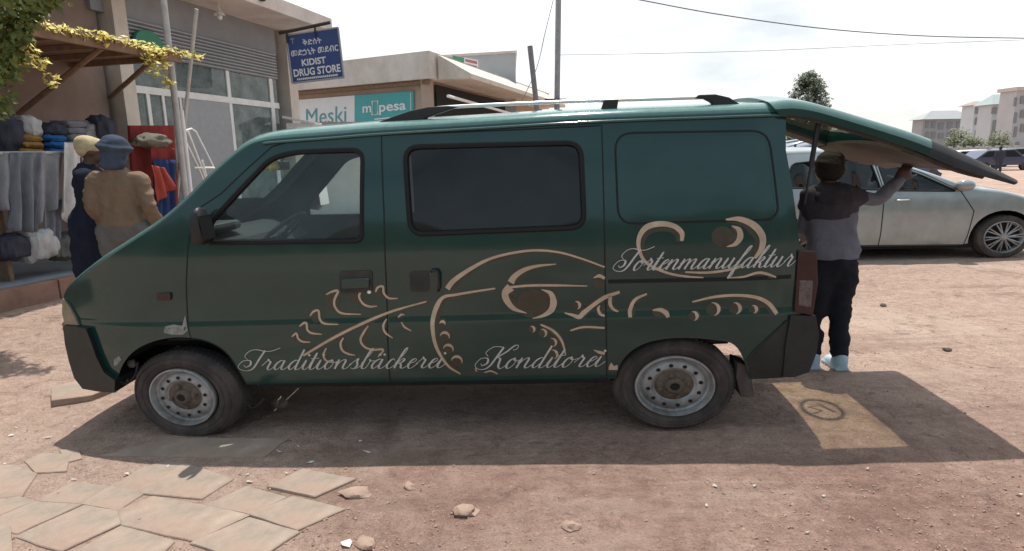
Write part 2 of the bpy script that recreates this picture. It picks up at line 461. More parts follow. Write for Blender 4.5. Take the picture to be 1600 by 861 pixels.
fdoor = [VS(x, y) for x, y in [(304, 330), (294, 385), (291, 450), (293, 507)]+front_arch[:kf+1][::-1]+[(610, 598), (604, 450), (600, 330), (596, 211), (520, 216), (455, 221), (425, 229), (388, 262), (345, 303)]]
sdoor = [VS(x, y) for x, y in [(596, 211), (600, 330), (604, 450), (610, 598), (948, 592), (947, 500), (945, 400), (943, 300), (940, 196), (800, 203), (700, 207)]]
def dense(poly, step=.05):
    out = []
    for i in range(len(poly)):
        a, b = poly[i], poly[(i+1) % len(poly)]
        k = max(1, int((b-a).length/step))
        out += [a+(b-a)*(j/k) for j in range(k)]
    return out
loops = [dense(outline), dense(fwin, .04), dense(swin, .04), dense(fdoor), dense(sdoor)]
pts = []; edges = []
for L in loops:
    o = len(pts); pts += L; edges += [(o+i, o+(i+1) % len(L)) for i in range(len(L))]
zs = [.36, .44, .52, .6, .65, .680, .690, .700, .711, .722, .732, .742, .79, .86, .95, 1.03, 1.11, 1.19, 1.27, 1.35, 1.43, 1.51, 1.59, 1.66, 1.72]
for z in zs:
    x = -.8
    st = .05 if not .69 < z < .73 else .025
    while x < 3.75:
        if pip((x, z), outline): pts.append(Vector((x, z)))
        x += st
res = delaunay_2d_cdt(pts, edges, [], 0, 1e-5)
cv, cf = res[0], res[2]
groups = {'body': [], 'fd': [], 'sd': [], 'far': []}
for f in cf:
    c = (cv[f[0]]+cv[f[1]]+cv[f[2]])/3
    if not pip(c, outline): continue
    if not pip(c, fwin): groups['far'].append(f)
    if pip(c, fwin) or pip(c, swin): continue
    g = 'fd' if pip(c, fdoor) else 'sd' if pip(c, sdoor) else 'body'
    groups[g].append(f)
def side_mesh(name, tris, m, parent, far=False):
    idx = {}; vs = []; nn = []; fs = []
    for f in tris:
        t = []
        for i in f:
            if i not in idx:
                idx[i] = len(vs); q = cv[i]; p = S3(q); n = nrm(q)
                if far: p.y = VW-p.y; n.y = -n.y
                vs.append(tuple(p)); nn.append(n)
            t.append(idx[i])
        a, b, c = [Vector(vs[i]) for i in t]
        if ((b-a).cross(c-a)).dot(nn[t[0]]) < 0: t = t[::-1]
        fs.append(tuple(t))
    me = bpy.data.meshes.new(name); me.from_pydata(vs, [], fs); me.update()
    for p in me.polygons: p.use_smooth = True
    me.normals_split_custom_set_from_vertices([tuple(n) for n in nn])
    me.materials.append(m)
    o = bpy.data.objects.new(name, me); col.objects.link(o); o.parent = parent
    return o
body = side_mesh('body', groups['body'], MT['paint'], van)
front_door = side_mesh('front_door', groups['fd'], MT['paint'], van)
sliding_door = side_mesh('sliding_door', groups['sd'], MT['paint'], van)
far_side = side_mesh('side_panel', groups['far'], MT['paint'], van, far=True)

# ---- roof / bonnet / windscreen strips over the contour
def strip_rows(i0, i1, t0=0.0, t1=1.0, fil=True, n=14, lift=0.0):
    rows = []
    for i in range(i0, i1+1):
        a, N, r = A_line[i], CN[i], cont[i].z
        y0 = prof(a.y, a.x); row = []; fl = []
        for k in range(7):
            ph = k/6*math.pi/2
            p = a+N*(r*math.sin(ph)); fl.append(Vector((p.x, y0+.11*(1-math.cos(ph)), p.y)))
        c = a+N*r; ya = y0+.11; yb = VW-ya
        bul = .035 if a.x > .6 else .03
        cr = []
        for k in range(n+1):
            t = t0+(t1-t0)*k/n
            b = bul*(1-(2*t-1)**2)+lift
            cr.append(Vector((c.x+N.x*b, ya+(yb-ya)*t, c.y+N.y*b)))
        if fil: row = fl[:-1]+cr+[Vector((p.x, VW-p.y, p.z)) for p in fl[:-1]][::-1]
        else: row = cr
        rows.append(row)
    return rows
iw0, iw1 = 6*5+1, 10*5+3      # windscreen span on the contour
last = len(cont)-1
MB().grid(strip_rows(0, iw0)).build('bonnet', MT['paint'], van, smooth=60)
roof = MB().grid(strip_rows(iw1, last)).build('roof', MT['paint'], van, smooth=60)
rw = strip_rows(iw0, iw1, n=28)
for sl in (slice(0, 8), slice(-8, None)): MB().grid([r[sl] for r in rw]).build('windscreen_pillar', MT['paint'], van, smooth=60)
wsr = [[v for v in r[7:-7]] for r in rw]
ws = MB().grid(wsr).build('windscreen', MT['wglass'], van, smooth=True)
hd = MB(); e = rw[-1][7:-7]
hd.tube([v+Vector((-.005, 0, -.012)) for v in e], .014, 6); hd.build('windscreen_seal', MT['seal'], ws, smooth=True)
# headliner under the roof so that the cabin ceiling is not bare sheet metal
MB().grid([[v+Vector((0, 0, -.035)) for v in r[4:-4]] for r in strip_rows(iw1, last)]).build('headliner', MT['greyplas'], van, smooth=True)

# ---- window seals and panes
def inset(poly, d):
    out = []; N = len(poly)
    area = sum(poly[i].x*poly[(i+1) % N].y-poly[(i+1) % N].x*poly[i].y for i in range(N))
    s = 1 if area > 0 else -1
    for i in range(N):
        t = (poly[(i+1) % N]-poly[i-1]).normalized()
        out.append(poly[i]+Vector((-t.y, t.x))*d*s)
    return out
def seal_and_pane(poly, parent, w, glass, far=False, drop=.012):
    def fix(v):
        return Vector((v.x, VW-v.y, v.z)) if far else v
    a = dense(poly, .05); o1 = inset(a, -.008); i1 = inset(a, w)
    mb = MB(); N = len(a)
    rows = [[fix(S3(q, .003)) for q in o1+[o1[0]]], [fix(S3(q, .009)) for q in a+[a[0]]], [fix(S3(q, .006)) for q in inset(a, w*.7)+[inset(a, w*.7)[0]]], [fix(S3(q, -drop-.004)) for q in i1+[i1[0]]]]
    mb.grid(rows); sl = mb.build('window_seal', MT['seal'], parent, smooth=40)
    r = delaunay_2d_cdt(i1, [(i, (i+1) % N) for i in range(N)], [], 0, 1e-5)
    g = MB(); g.add([fix(S3(q, -drop)) for q in r[0]], [f for f in r[2] if pip((r[0][f[0]]+r[0][f[1]]+r[0][f[2]])/3, i1)])
    return g.build('window_pane', glass, parent, smooth=True)
seal_and_pane(fwin, front_door, .021, MT['glass'])
seal_and_pane(swin, sliding_door, .022, MT['tint'])
seal_and_pane(fwin, far_side, .028, MT['glass'], far=True)

# ---- ribbons that follow the van's side
def ribbon(mb, qs, ws, lift, closed=False):
    L = []; Rr = []; n = len(qs)
    for i in range(n):
        if closed: t = qs[(i+1) % n]-qs[i-1]
        else: t = qs[min(i+1, n-1)]-qs[max(i-1, 0)]
        if t.length < 1e-8: t = Vector((1, 0))
        t.normalize(); p = Vector((-t.y, t.x)); w = ws[i]/2
        L.append(S3(qs[i]+p*w, lift)); Rr.append(S3(qs[i]-p*w, lift))
    if closed: L.append(L[0]); Rr.append(Rr[0])
    mb.grid([L, Rr])
def line_px(mb, px, w, lift, n=8, closed=False):
    qs = crom([VS(x, y) for x, y in px], n, closed)
    ribbon(mb, qs, [w]*len(qs), lift, closed)
s1 = MB(); ribbon(s1, loops[3], [.007]*len(loops[3]), .0012, True); s1.build('door_gap', MT['seam'], front_door)
s2 = MB(); ribbon(s2, loops[4], [.007]*len(loops[4]), .0016, True); s2.build('door_gap', MT['seam'], sliding_door)
s3 = MB(); qs = dense(round_poly([VS(x, y) for x, y in [(960, 208), (1200, 204), (1216, 330), (1205, 343), (966, 350)]], [.10, .09, .06, .06, .09]), .04)
ribbon(s3, qs, [.011]*len(qs), .001, True)
line_px(s3, [(950, 440), (1100, 437), (1236, 432)], .022, .001, 6)       # slot of the sliding-door rail
line_px(s3, [(1228, 500), (1183, 542), (1165, 564)], .006, .001, 4)
s3.build('panel_groove', MT['seam'], body)
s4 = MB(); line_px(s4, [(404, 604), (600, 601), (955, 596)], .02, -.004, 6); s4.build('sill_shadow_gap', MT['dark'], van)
# pressed rear-quarter panel highlights: a shallow recess lip
lp = MB(); q2 = inset(qs, .012); ribbon(lp, q2, [.010]*len(q2), .0006, True); lp.build('panel_lip', MT['paint'], body)

# drip gutter along the roof
gt = MB(); g0 = iw1+2
gt.tube([Vector((a.x, prof(a.y, a.x)-.006, a.y)) for a in A_line[g0:last+1]], .008, 6)
gt.build('roof_gutter', MT['paint'], roof, smooth=True)

# ---- handles, marker, scrape
hb = MB(); hp = [VS(x, y) for x, y in [(530, 424), (582, 422), (583, 456), (532, 458)]]
rp = round_poly(hp, .02, 3); hb.prism([S3(q, .002) for q in rp], (0, -.004, 0))
hnd = hb.build('door_handle', MT['black'], front_door)
h2 = MB(); hp = [VS(x, y) for x, y in [(535, 436), (578, 434), (578, 448), (536, 450)]]
h2.prism([S3(q, .006) for q in round_poly(hp, .012, 3)], (0, -.016, 0)); h2.build('handle_flap', MT['paint'], hnd)
c = VS(577.5, 456); M0 = Matrix.Translation(S3(c, .006))
MB().lathe([(0, -.004), (.009, -.004), (.011, 0), (.011, .006)], 16, 1.2, M0).build('key_lock', MT['chrome'], front_door, smooth=30)
hb = MB(); hp = [VS(x, y) for x, y in [(640, 424), (670, 423), (671, 455), (641, 456)]]
hb.prism([S3(q, .001) for q in round_poly(hp, .02, 3)], (0, -.003, 0))
hnd = hb.build('door_handle', MT['black'], sliding_door)
h2 = MB(); h2.tube([S3(VS(x, y), d) for x, y, d in [(674, 424, .0), (676, 422, .02), (684, 422, .026), (687, 428, .026), (687, 448, .026), (685, 454, .0)]], .008, 8); h2.build('handle_bar', MT['black'], hnd, smooth=True)
mk = MB(); mk.prism([S3(q, 0) for q in round_poly([VS(x, y) for x, y in [(246, 458), (268, 457), (268, 469), (247, 469)]], .01, 3)], (0, -.012, 0)); mk.build('side_marker_lamp', MT['lampred'], body)
sc_ = MB(); poly = [VS(x, y) for x, y in [(258, 510), (272, 507), (285, 509), (288, 497), (290, 492), (292, 506), (294, 516), (286, 523), (270, 523), (256, 520)]]
sc_.add([S3(q, .0015) for q in poly], [tuple(range(len(poly)))]); sc_.build('scraped_patch', MT['scrape'], body)
d2 = MB(); poly = [VS(x, y) for x, y in [(178, 562), (186, 556), (190, 562), (184, 570), (178, 572)]]
d2.add([S3(q, .0015) for q in poly], [tuple(range(len(poly)))]); d2.build('scraped_patch', MT['scrape'], body)
wp = MB(); poly = [VS(x, y) for x, y in [(951, 573), (955, 566), (959, 572), (965, 570), (965, 578), (951, 578)]]
wp.add([S3(q, .0015) for q in poly], [tuple(range(len(poly)))]); wp.build('scraped_patch', MT['cream'], body)

# ---- bumpers and lamps
def wrap_prism(px, off_out, depth, name, m, parent, far=False, bev=.0):
    qs = [VS(x, y, .0) for x, y in px]; mb = MB()
    for side in ((0, 1) if far else (0,)):
        f = lambda v: Vector((v.x, VW-v.y, v.z)) if side else v
        top = [f(S3(q, off_out)) for q in qs]; bot = [f(S3(q, off_out-depth)) for q in qs]
        n = len(qs)
        mb.add(top+bot, [tuple(range(n)), tuple(range(2*n-1, n-1, -1))]+[(i, i+n, (i+1) % n+n, (i+1) % n) for i in range(n)])
    return mb.build(name, m, parent)
bp = [(104, 507), (122, 508), (140, 512), (147, 530), (156, 556), (168, 580), (185, 592), (184, 611), (158, 609), (134, 605), (121, 588), (113, 562), (107, 535)]
fq = [VS(x, y) for x, y in bp]
fb = MB(); rows = []
ny = 15
for k in range(ny):
    t = k/(ny-1); row = []
    for q in fq:
        y = prof(q.y, q.x)-.030; yy = y+(VW-2*y)*t
        row.append(Vector((q.x-.04*(1-(2*t-1)**2), yy, q.y)))
    rows.append(row+[row[0]])
fb.grid(rows)
fb.add([v for v in rows[0][:-1]], [tuple(range(len(fq)))]); fb.add([v for v in rows[-1][:-1]], [tuple(range(len(fq)))])
fb.build('front_bumper', MT['bumper'], van, smooth=35)
for far in (0, 1):
    hl = MB(); qs = [VS(x, y) for x, y in [(104, 466), (113, 476), (122, 492), (129, 508), (107, 506), (103, 488)]]
    f = (lambda v: Vector((v.x, VW-v.y, v.z))) if far else (lambda v: v)
    rows = []
    for k in range(5):
        t = k/4; rows.append([f(Vector((q.x-.022-.012*t, prof(q.y, q.x)-.006+.28*t, q.y))) for q in qs+[qs[0]]])
    hl.grid(rows); hl.add(rows[0][:-1], [tuple(range(6))]); hl.add(rows[-1][:-1], [tuple(range(6))])
    hl.build('headlight', MT['amber'], van, smooth=35)
rb = MB(); rp = [(1234, 492), (1270, 491), (1274, 520), (1270, 548), (1260, 578), (1240, 588), (1222, 588), (1226, 540)]
rq = [VS(x, y) for x, y in rp]; rows = []
for k in range(9):
    t = k/8; row = []
    for q in rq:
        y = prof(q.y, min(q.x, 3.6))-.014; row.append(Vector((q.x+.04*(1-(2*t-1)**2), y+(VW-2*y)*t, q.y)))
    rows.append(row+[row[0]])
rb.grid(rows); rb.add(rows[0][:-1], [tuple(range(len(rq)))]); rb.add(rows[-1][:-1], [tuple(range(len(rq)))])
rb.build('rear_bumper', MT['bumper'], van, smooth=35)
for far in (0, 1):
    f = (lambda v: Vector((v.x, VW-v.y, v.z))) if far else (lambda v: v)
    def lamp(px, m, name, par, out):
        qs = [VS(x, y) for x, y in px]; n = len(qs); mb = MB()
        yb = lambda q: prof(q.y, min(q.x, 3.58))
        a = [f(Vector((q.x, yb(q)-out, q.y))) for q in qs]; b = [f(Vector((q.x, yb(q)+.13, q.y))) for q in qs]
        mb.add(a+b, [tuple(range(n)), tuple(range(2*n-1, n-1, -1))]+[(i, i+n, (i+1) % n+n, (i+1) % n) for i in range(n)])
        o = mb.build(name, m, par)
        bv = o.modifiers.new('bevel', 'BEVEL'); bv.width = .006; bv.segments = 2; return o
    tl = lamp([(1246, 391), (1272, 391), (1273, 440), (1266, 491), (1240, 487), (1243, 440)], MT['lampred'], 'tail_lamp', van, .012)
    lamp([(1247, 437), (1266, 436), (1263, 478), (1245, 476)], MT['lampclear'], 'lamp_lens', tl, .020)

cg = MB(); cgp = dense([VS(x, y) for x, y in [(1167, 566), (1186, 543), (1231, 499), (1232, 540), (1226, 588), (1174, 591)]], .04)
cgp2 = cgp+[Vector((3.2+.03*i, .33+.03*j)) for i in range(20) for j in range(14) if pip((3.2+.03*i, .33+.03*j), cgp)]
rcg = delaunay_2d_cdt(cgp2, [(i, (i+1) % len(cgp)) for i in range(len(cgp))], [], 0, 1e-5); cg.add([S3(q, .003) for q in rcg[0]], [f for f in rcg[2] if pip((rcg[0][f[0]]+rcg[0][f[1]]+rcg[0][f[2]])/3, cgp)]); cg.build('corner_guard', MT['bumper'], body)
# ---- wing mirrors
for far in (0, 1):
    par = far_side if far else front_door
    f = (lambda v: Vector((v.x, VW-v.y, v.z))) if far else (lambda v: v)
    mk_ = 1.55 if far else 1
    mq = [VL(x, y, -.08) for x, y in [(301, 331), (308, 324), (313, 327), (320, 354), (325, 374), (318, 383), (303, 381), (299, 352)]]
    rows = []
    for d, k in ((-.05, .55), (-.07, .92), (-.11, 1.0), (-.15, .95), (-.165, .7)):
        cx = sum(q.x for q in mq)/8; cz = sum(q.y for q in mq)/8
        rows.append([f(Vector((cx+(q.x-cx)*k*mk_, d*mk_+.05, cz+(.10 if far else 0)+(q.y-cz)*k*mk_))) for q in mq])
    mb = MB(); mb.grid([r+[r[0]] for r in rows]); mb.add(rows[0], [tuple(range(8))]); mb.add(rows[-1], [tuple(range(8))])
    o = mb.build('wing_mirror', MT['black2'], par, smooth=50)
    g = MB(); cx += .012 if far else .001; cz += .10 if far else 0
    m1_, m2_ = (.115, .10) if far else (.07, .06); y1_, y2_ = (-.0, -.19) if far else (-.03, -.14); dx_ = .02 if far else 0
    gq = [Vector((cx+.052+dx_, y1_, cz-m1_)), Vector((cx+.052+dx_, y2_, cz-m1_)), Vector((cx+.037+dx_, y2_, cz+m2_)), Vector((cx+.037+dx_, y1_, cz+m2_))]
    g.prism([f(v) for v in gq], (.006, 0, 0)); g.build('mirror_glass', MT['chrome'] if far else MT['seal'], o)

# ---- roof rails
for far in (0, 1):
    yr = .215
    f = (lambda v: Vector((v.x, VW-v.y, v.z))) if far else (lambda v: v)
    def q3(px, py, dy=0): q = VL(px, py, yr+dy); return Vector((q.x, yr+dy, q.y))
    bar = MB(); bar.tube([f(v) for v in crom([q3(x, y) for x, y in [(655, 173), (700, 167.5), (800, 162.5), (900, 158.5), (1000, 155.5), (1110, 152)]], 4)], .0105, 10)
    rr = bar.build('roof_rail', MT['chrome'], van, smooth=50)
    for px in ([(582, 194), (600, 187), (640, 173), (668, 167), (700, 165), (716, 167), (700, 172), (668, 183), (655, 192)],
               [(944, 156), (967, 155), (963, 178), (937, 178)],
               [(1086, 153), (1092, 148), (1118, 147), (1140, 152), (1164, 167), (1118, 170), (1112, 160), (1100, 154)]):
        mb = MB(); a = [f(q3(x, y, -.022)) for x, y in px]; b = [f(v+Vector((0, .044, 0))) if not far else v-Vector((0, .044, 0)) for v in ([q3(x, y, -.022) for x, y in px] if not far else a)]
        n = len(px); mb.add(a+b, [tuple(range(n)), tuple(range(2*n-1, n-1, -1))]+[(i, i+n, (i+1) % n+n, (i+1) % n) for i in range(n)])
        o = mb.build('rail_foot', MT['black2'], rr); bv = o.modifiers.new('bevel', 'BEVEL'); bv.width = .006; bv.segments = 2

# ---- wheels
def wheel(cx, cz, y, steer=0, far=False, sx=1.25):
    w = empty('wheel', (cx, y, cz)); w.parent = van
    w.rotation_euler = (0, 0, steer + (math.pi if far else 0))
    tp = [(.172, .03), (.186, .012), (.205, .004), (.228, 0), (.250, .006), (.264, .020), (.2755, .042), (.2785, .06), (.2785, .125), (.274, .145), (.255, .162), (.21, .168), (.172, .15)]
    ty = MB().lathe(tp, 64, sx); tr = MB()
    for k in range(70):                                   # tread blocks
        a = 2*math.pi*k/70
        for y0, y1, da in ((.045, .072, 0), (.079, .104, .04), (.111, .138, 0)):
            p = []
            for aa in (a+da, a+da+.058):
                for yy in (y0, y1): p.append((aa, yy))
            vs = []
            for r in (.276, .2805):
                for (aa, yy) in p: vs.append(Vector((r*math.cos(aa)*sx, yy, r*math.sin(aa))))
            tr.add(vs, [(4, 5, 7, 6), (0, 4, 6, 2), (1, 3, 7, 5), (0, 1, 5, 4), (2, 6, 7, 3)])
    ring = MB()
    for r in (.246, .213):
        ring.lathe([(r-.003, .0035), (r-.002, -.0015), (r+.002, -.0015), (r+.003, .0035)], 64, sx)
    combine('tyre', [(ty, MT['rubber']), (tr, MT['rubber']), (ring, MT['rubber'])], w, 35)
    rp = [(.176, .03), (.1815, .006), (.1785, -.004), (.172, -.004), (.168, .010), (.163, .034), (.152, .040), (.1475, .036), (.134, .022), (.118, .016), (.104, .018), (.097, .027), (.090, .030)]
    hp = [(.090, .030), (.083, .026), (.072, .016), (.052, .013), (.046, .014)]
    cp = [(.046, .014), (.040, -.004), (.034, -.010), (.024, -.010), (.022, -.004), (0, -.004)]
    rim = MB().lathe(rp, 64, 1.25); hub = MB().lathe(hp, 48, 1.25); holes = MB(); ht = MB()
    for k in range(12):
        a = 2*math.pi*(k+.25)/12; c0 = Vector((.1195*math.cos(a)*1.25, .0135, .1195*math.sin(a)))
        vs = [c0]+[c0+Vector((math.cos(q)*.0105*1.2, 0, math.sin(q)*.0105)) for q in [2*math.pi*j/14 for j in range(14)]]
        holes.add(vs, [(0, j+1, (j+1) % 14+1) for j in range(14)])
    bolts = MB()
    for k in range(4):
        a = math.pi/4*(2*k+.3)
        bolts.lathe([(.0, -.006), (.011, -.006), (.013, .0), (.013, .018)], 8, 1.2, Matrix.Translation((.066*math.cos(a)*1.25, .004, .066*math.sin(a))))
    dk = MB().lathe([(0, -.0055), (.020, -.0055), (.022, -.0035)], 24, 1.25)
    rm = combine('rim', [(rim, MT['steel']), (hub, MT['rust']), (holes, MT['dark'])], w, 35)
    combine('hub', [(MB().lathe(cp, 32, 1.25), MT['rust']), (bolts, MT['rust']), (dk, MT['dark'])], rm, 35)
    MB().lathe([(.168, .05), (.15, .14), (0, .14)], 32, 1.25).build('brake_drum', MT['dark'], w)
    return w
wheel(.004, .252, .018, R(-7), sx=1.32)
wheel(2.930, .276, .02)
wheel(.012, .252, VW-.018, R(-9), True)
wheel(2.930, .276, VW-.02, 0, True)
# arch liners (dark), open towards the back of each wheel as in the photograph
for (cx, a0, a1) in ((.035, 5, 128), (2.93, 52, 178)):
    for far in (0, 1):
        f = (lambda v: Vector((v.x, VW-v.y, v.z))) if far else (lambda v: v)
        rows = []
        for k in range(17):
            a = R(a0+(a1-a0)*k/16)
            p = Vector((cx+.45*math.cos(a), 0, .27+.352*math.sin(a)))
            rows.append([f(Vector((p.x, y, p.z))) for y in (.03, .18, .32)])
        lm_ = MB().grid(rows); e_ = [r_[-1] for r_ in rows]
        lm_.add([f(Vector((cx, .32, .30)))]+e_, [(0, k+1, k+2) for k in range(len(e_)-1)])
        lm_.build('wheel_arch_liner', MT['dark'], van)
# flaps, hanging hose
for far in (0, 1):
    f = (lambda v: Vector((v.x, VW-v.y, v.z))) if far else (lambda v: v)
    mb = MB(); qs = [VL(x, y, .05) for x, y in [(1152, 566), (1170, 572), (1178, 618), (1158, 620), (1150, 590)]]
    mb.prism([f(Vector((q.x, .04, q.y))) for q in qs], (0, .16 if not far else -.16, 0)); mb.build('mud_flap', MT['rubber'], van)
hs = MB(); hs.tube(crom([(lambda q: Vector((q.x, .10, q.y)))(VL(x, y, .10)) for x, y in [(368, 560), (377, 590), (384, 622), (392, 637), (404, 632), (412, 622)]], 5), .008, 6); hs.build('hanging_hose', MT['black'], van, smooth=True)
hs = MB(); hs.tube(crom([(lambda q: Vector((q.x, .12, q.y)))(VL(x, y, .12)) for x, y in [(216, 565), (212, 585), (200, 598), (188, 596), (184, 580)]], 5), .009, 6); hs.build('hanging_hose', MT['black'], van, smooth=True)
for (x, y) in ((194, 594), (206, 568)):
    q = VL(x, y, .2); MB().blob((q.x, .2, q.y), (.03, .02, .03), 8, .4, x).build('tow_bracket', MT['scrape'], van, smooth=True)
# ---- underside
un = MB()
un.bx((.42, .14, .35), (2.55, VW-.14, .40)); un.bx((.42, .30, .26), (3.0, .36, .35)); un.bx((.42, VW-.36, .26), (3.0, VW-.30, .35)); un.bx((2.5, .4, .40), (3.0, VW-.4, .5))
un.bx((-.5, .40, .30), (.42, .46, .38)); un.bx((-.5, VW-.46, .30), (.42, VW-.40, .38))
un.tube([(2.93, .12, .27), (2.93, VW-.12, .27)], .035, 10); un.blob((2.93, VW/2, .27), (.14, .12, .12), 12)
un.tube([(.035, .16, .24), (.035, VW-.16, .24)], .025, 8)
un.bx((1.2, .5, .22), (1.9, .95, .36), .03); un.tube([(.6, .55, .25), (2.4, .55, .25), (2.8, .8, .28), (3.45, .85, .28)], .025, 8)
un.build('underbody', MT['dark'], van)
MB().bx((.40, .10, .505), (3.50, VW-.10, .53)).build('cargo_floor', MT['greyplas'], van)
MB().bx((-.60, .30, .50), (.395, VW-.30, .53)).build('cabin_floor', MT['greyplas'], van)
MB().bx((1.60, .13, .53), (1.63, VW-.13, 1.20)).build('bulkhead', MT['greyplas'], van)
# ---- cabin
ds = MB(); dsec = [(-.08, 1.20), (.02, 1.225), (.14, 1.215), (.26, 1.17), (.33, 1.08), (.30, .95), (.22, .8), (.22, .6), (-.1, .6)]
ds.prism([Vector((x, .12, z-.02)) for x, z in dsec], (0, VW-.24, 0)); dsh = ds.build('dashboard', MT['greyplas'], van)
bn = MB(); bn.box((.10, .40, 1.235), (.24, .36, .06), None, .025); bn.build('instrument_hood', MT['black'], dsh)
sw = empty('steering_wheel', (.53, .42, 1.17)); sw.parent = van; sw.rotation_euler = (0, R(-38), 0)
mb = MB(); mb.tube([Vector((.21*math.cos(a), .185*math.sin(a), 0)) for a in [2*math.pi*k/32 for k in range(32)]], .013, 8, closed=True)
mb.build('wheel_ring', MT['black'], sw, smooth=True)
mb = MB(); mb.blob((0, 0, -.02), (.06, .05, .03), 12)
for a in (0, math.pi/2, math.pi, 3*math.pi/2): mb.tube([(0, 0, -.02), (.2*math.cos(a), .18*math.sin(a), 0)], .012, 6)
mb.tube([(0, 0, -.02), (-.02, 0, -.4)], .022, 8)
mb.build('wheel_spokes', MT['black'], sw, smooth=True)
for y0 in (.22, .85):
    st = empty('seat', (1.05, y0, .53)); st.parent = van
    mb = MB(); mb.box((.05, .2, .30), (.55, .44, .16), None, .05); mb.build('seat_cushion', MT['greyfab'], st, smooth=40)
    mb = MB(); mb.box((.38, .2, .52), (.13, .44, .48), Matrix.Rotation(R(9), 3, 'Y'), .05); mb.build('seat_backrest', MT['greyfab'], st, smooth=40)
mb = MB(); mb.box((.46, VW/2, 1.60), (.02, .22, .06), None, .01); mb.tube([(.46, VW/2, 1.62), (.52, VW/2, 1.72)], .006, 6); mb.build('rear_view_mirror', MT['black'], van)
hg = MB()
q = VL(424, 258, .45)
hg.tube([(q.x+.03, .45, 1.70), (q.x, .45, q.y+.03)], .002, 5)
for dx, dz in ((-.022, .02), (.022, .022), (0, -.022), (.03, -.01), (-.03, -.005)): hg.blob((q.x+dx, .45, q.y+dz), (.022, .018, .024), 8, .2, dx*90)
hg.build('hanging_charm', MT['leaf_gard'], van, smooth=True)

# ---- raised tailgate
go = [VL(x, y, .11) for x, y in [(1203, 161), (1235, 157.5), (1265, 161), (1300, 170), (1370, 191), (1440, 213), (1520, 246), (1594, 283)]]
gi = [VL(x, y, .11) for x, y in [(1222, 186), (1250, 188), (1280, 194), (1310, 203), (1375, 223), (1430, 243), (1500, 271), (1580, 290)]]
GO = crom(go, 4); GI = crom(gi, 4); NG = len(GO)
Y0, Y1 = .10, VW-.10
gate = empty('tailgate', (0, 0, 0)); gate.parent = van
YB = [Y0+d for d in (0, .006, .013, .021, .03, .04, .05, .08, .11, .135, .16)]
YB = YB+[YB[-1]+(VW-2*YB[-1])*k/10 for k in range(1, 10)]+[VW-y for y in YB[::-1]]
def YS(ya, yb): return [ya]+[y for y in YB if ya+.004 < y < yb-.004]+[yb]
def gslab(i0, i1, ya, yb, a=0.0, b=1.0, rnd=True, ny=10):
    # slab between outer (a) and inner (b) skins, edges rolled over where they are the gate's own sides
    mb = MB(); rows = []
    for i in range(i0, i1+1):
        o, n_ = GO[i], GI[i]; T = o+(n_-o)*a; B = o+(n_-o)*b; row = []
        for y in YS(ya, yb):
            yy = (y-Y0)/(Y1-Y0)
            cr = .05*(1-(2*yy-1)**2)+.055*yy
            edge = min(abs(y-Y0), abs(Y1-y)); dr = .5*(max(0, 1-edge/.05))**2 if rnd else 0
            P = T+(B-T)*dr
            row.append(Vector((P.x+cr*.25, y, P.y+cr)))
        for y in YS(ya, yb)[::-1]:
            yy = (y-Y0)/(Y1-Y0); cr = .05*(1-(2*yy-1)**2)+.055*yy
            row.append(Vector((B.x+cr*.25, y, B.y+cr)))
        rows.append(row+[row[0]])
    mb.grid(rows); m = len(rows[0])-1
    mb.add(rows[0][:-1], [tuple(range(m))]); mb.add(rows[-1][:-1], [tuple(range(m))][::-1]); return mb
iA = next(i for i in range(NG) if GO[i].x > 3.66); iB = next(i for i in range(NG) if GO[i].x > 4.19)
iC = next(i for i in range(NG) if GO[i].x > 4.25)
fr = MB()
for mbx in (gslab(0, iA, Y0, Y1, 0, .8, ny=22), gslab(iA, iB, Y0, .235, 0, .8), gslab(iA, iB, VW-.235, Y1, 0, .8), gslab(iB, iC, Y0, Y1, 0, .8, ny=22)):
    fr.add(mbx.v, mbx.f)
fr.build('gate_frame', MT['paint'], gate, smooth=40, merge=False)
gslab(iC, NG-1, Y0, Y1, .02, .82, ny=22).build('lower_panel', MT['black'], gate, smooth=40)
it = MB()
for mbx in (gslab(0, iA, Y0+.03, Y1-.03, .82, 1., False, 12), gslab(iA, iB, Y0+.03, .26, .82, 1, False), gslab(iA, iB, VW-.26, Y1-.03, .82, 1, False), gslab(iB, NG-3, Y0+.03, Y1-.03, .84, 1.05, False, 12)):
    it.add(mbx.v, mbx.f)
it.build('inner_trim', MT['trim'], gate, merge=False)
gg = gslab(iA, iB, .235, VW-.235, .30, .36, False, 14).build('window_pane', MT['gateglass'], gate)
# round emblem stuck on the rear window
em = MB(); ic = (iA+iB)/2+.6; cq = GO[int(ic)]; dirx = (GO[iB]-GO[iA]).normalized(); cy = VW/2+.05
def gp(u, v):   # u along the gate, v across
    P = cq+dirx*u; k = (cy+v-Y0)/(Y1-Y0); cr = .05*(1-(2*k-1)**2)+.055*k
    n_ = GI[int(ic)]-GO[int(ic)]
    return Vector((P.x+n_.x*.27+cr*.25, cy+v, P.y+n_.y*.27+cr+.004))
def gring(r0, r1):
    a = [gp(r0*math.cos(q), r0*1.25*math.sin(q)) for q in [2*math.pi*k/40 for k in range(41)]]
    b = [gp(r1*math.cos(q), r1*1.25*math.sin(q)) for q in [2*math.pi*k/40 for k in range(41)]]
    em.grid([a, b])
gring(.105, .128); gring(.132, .136)
for (a, b) in (((-.07, -.06), (.0, -.02)), ((.0, -.02), (-.06, .04)), ((-.06, .04), (.05, .07)), ((.07, -.05), (.03, .05))):
    p, q_ = gp(*a), gp(*b); t = (q_-p).normalized()*.0; w = Vector((.02, 0, 0))
    em.add([p-w, p+w*.3, q_+w*.3, q_-w], [(0, 1, 2, 3)])
em.build('window_emblem', MT['black'], gate)
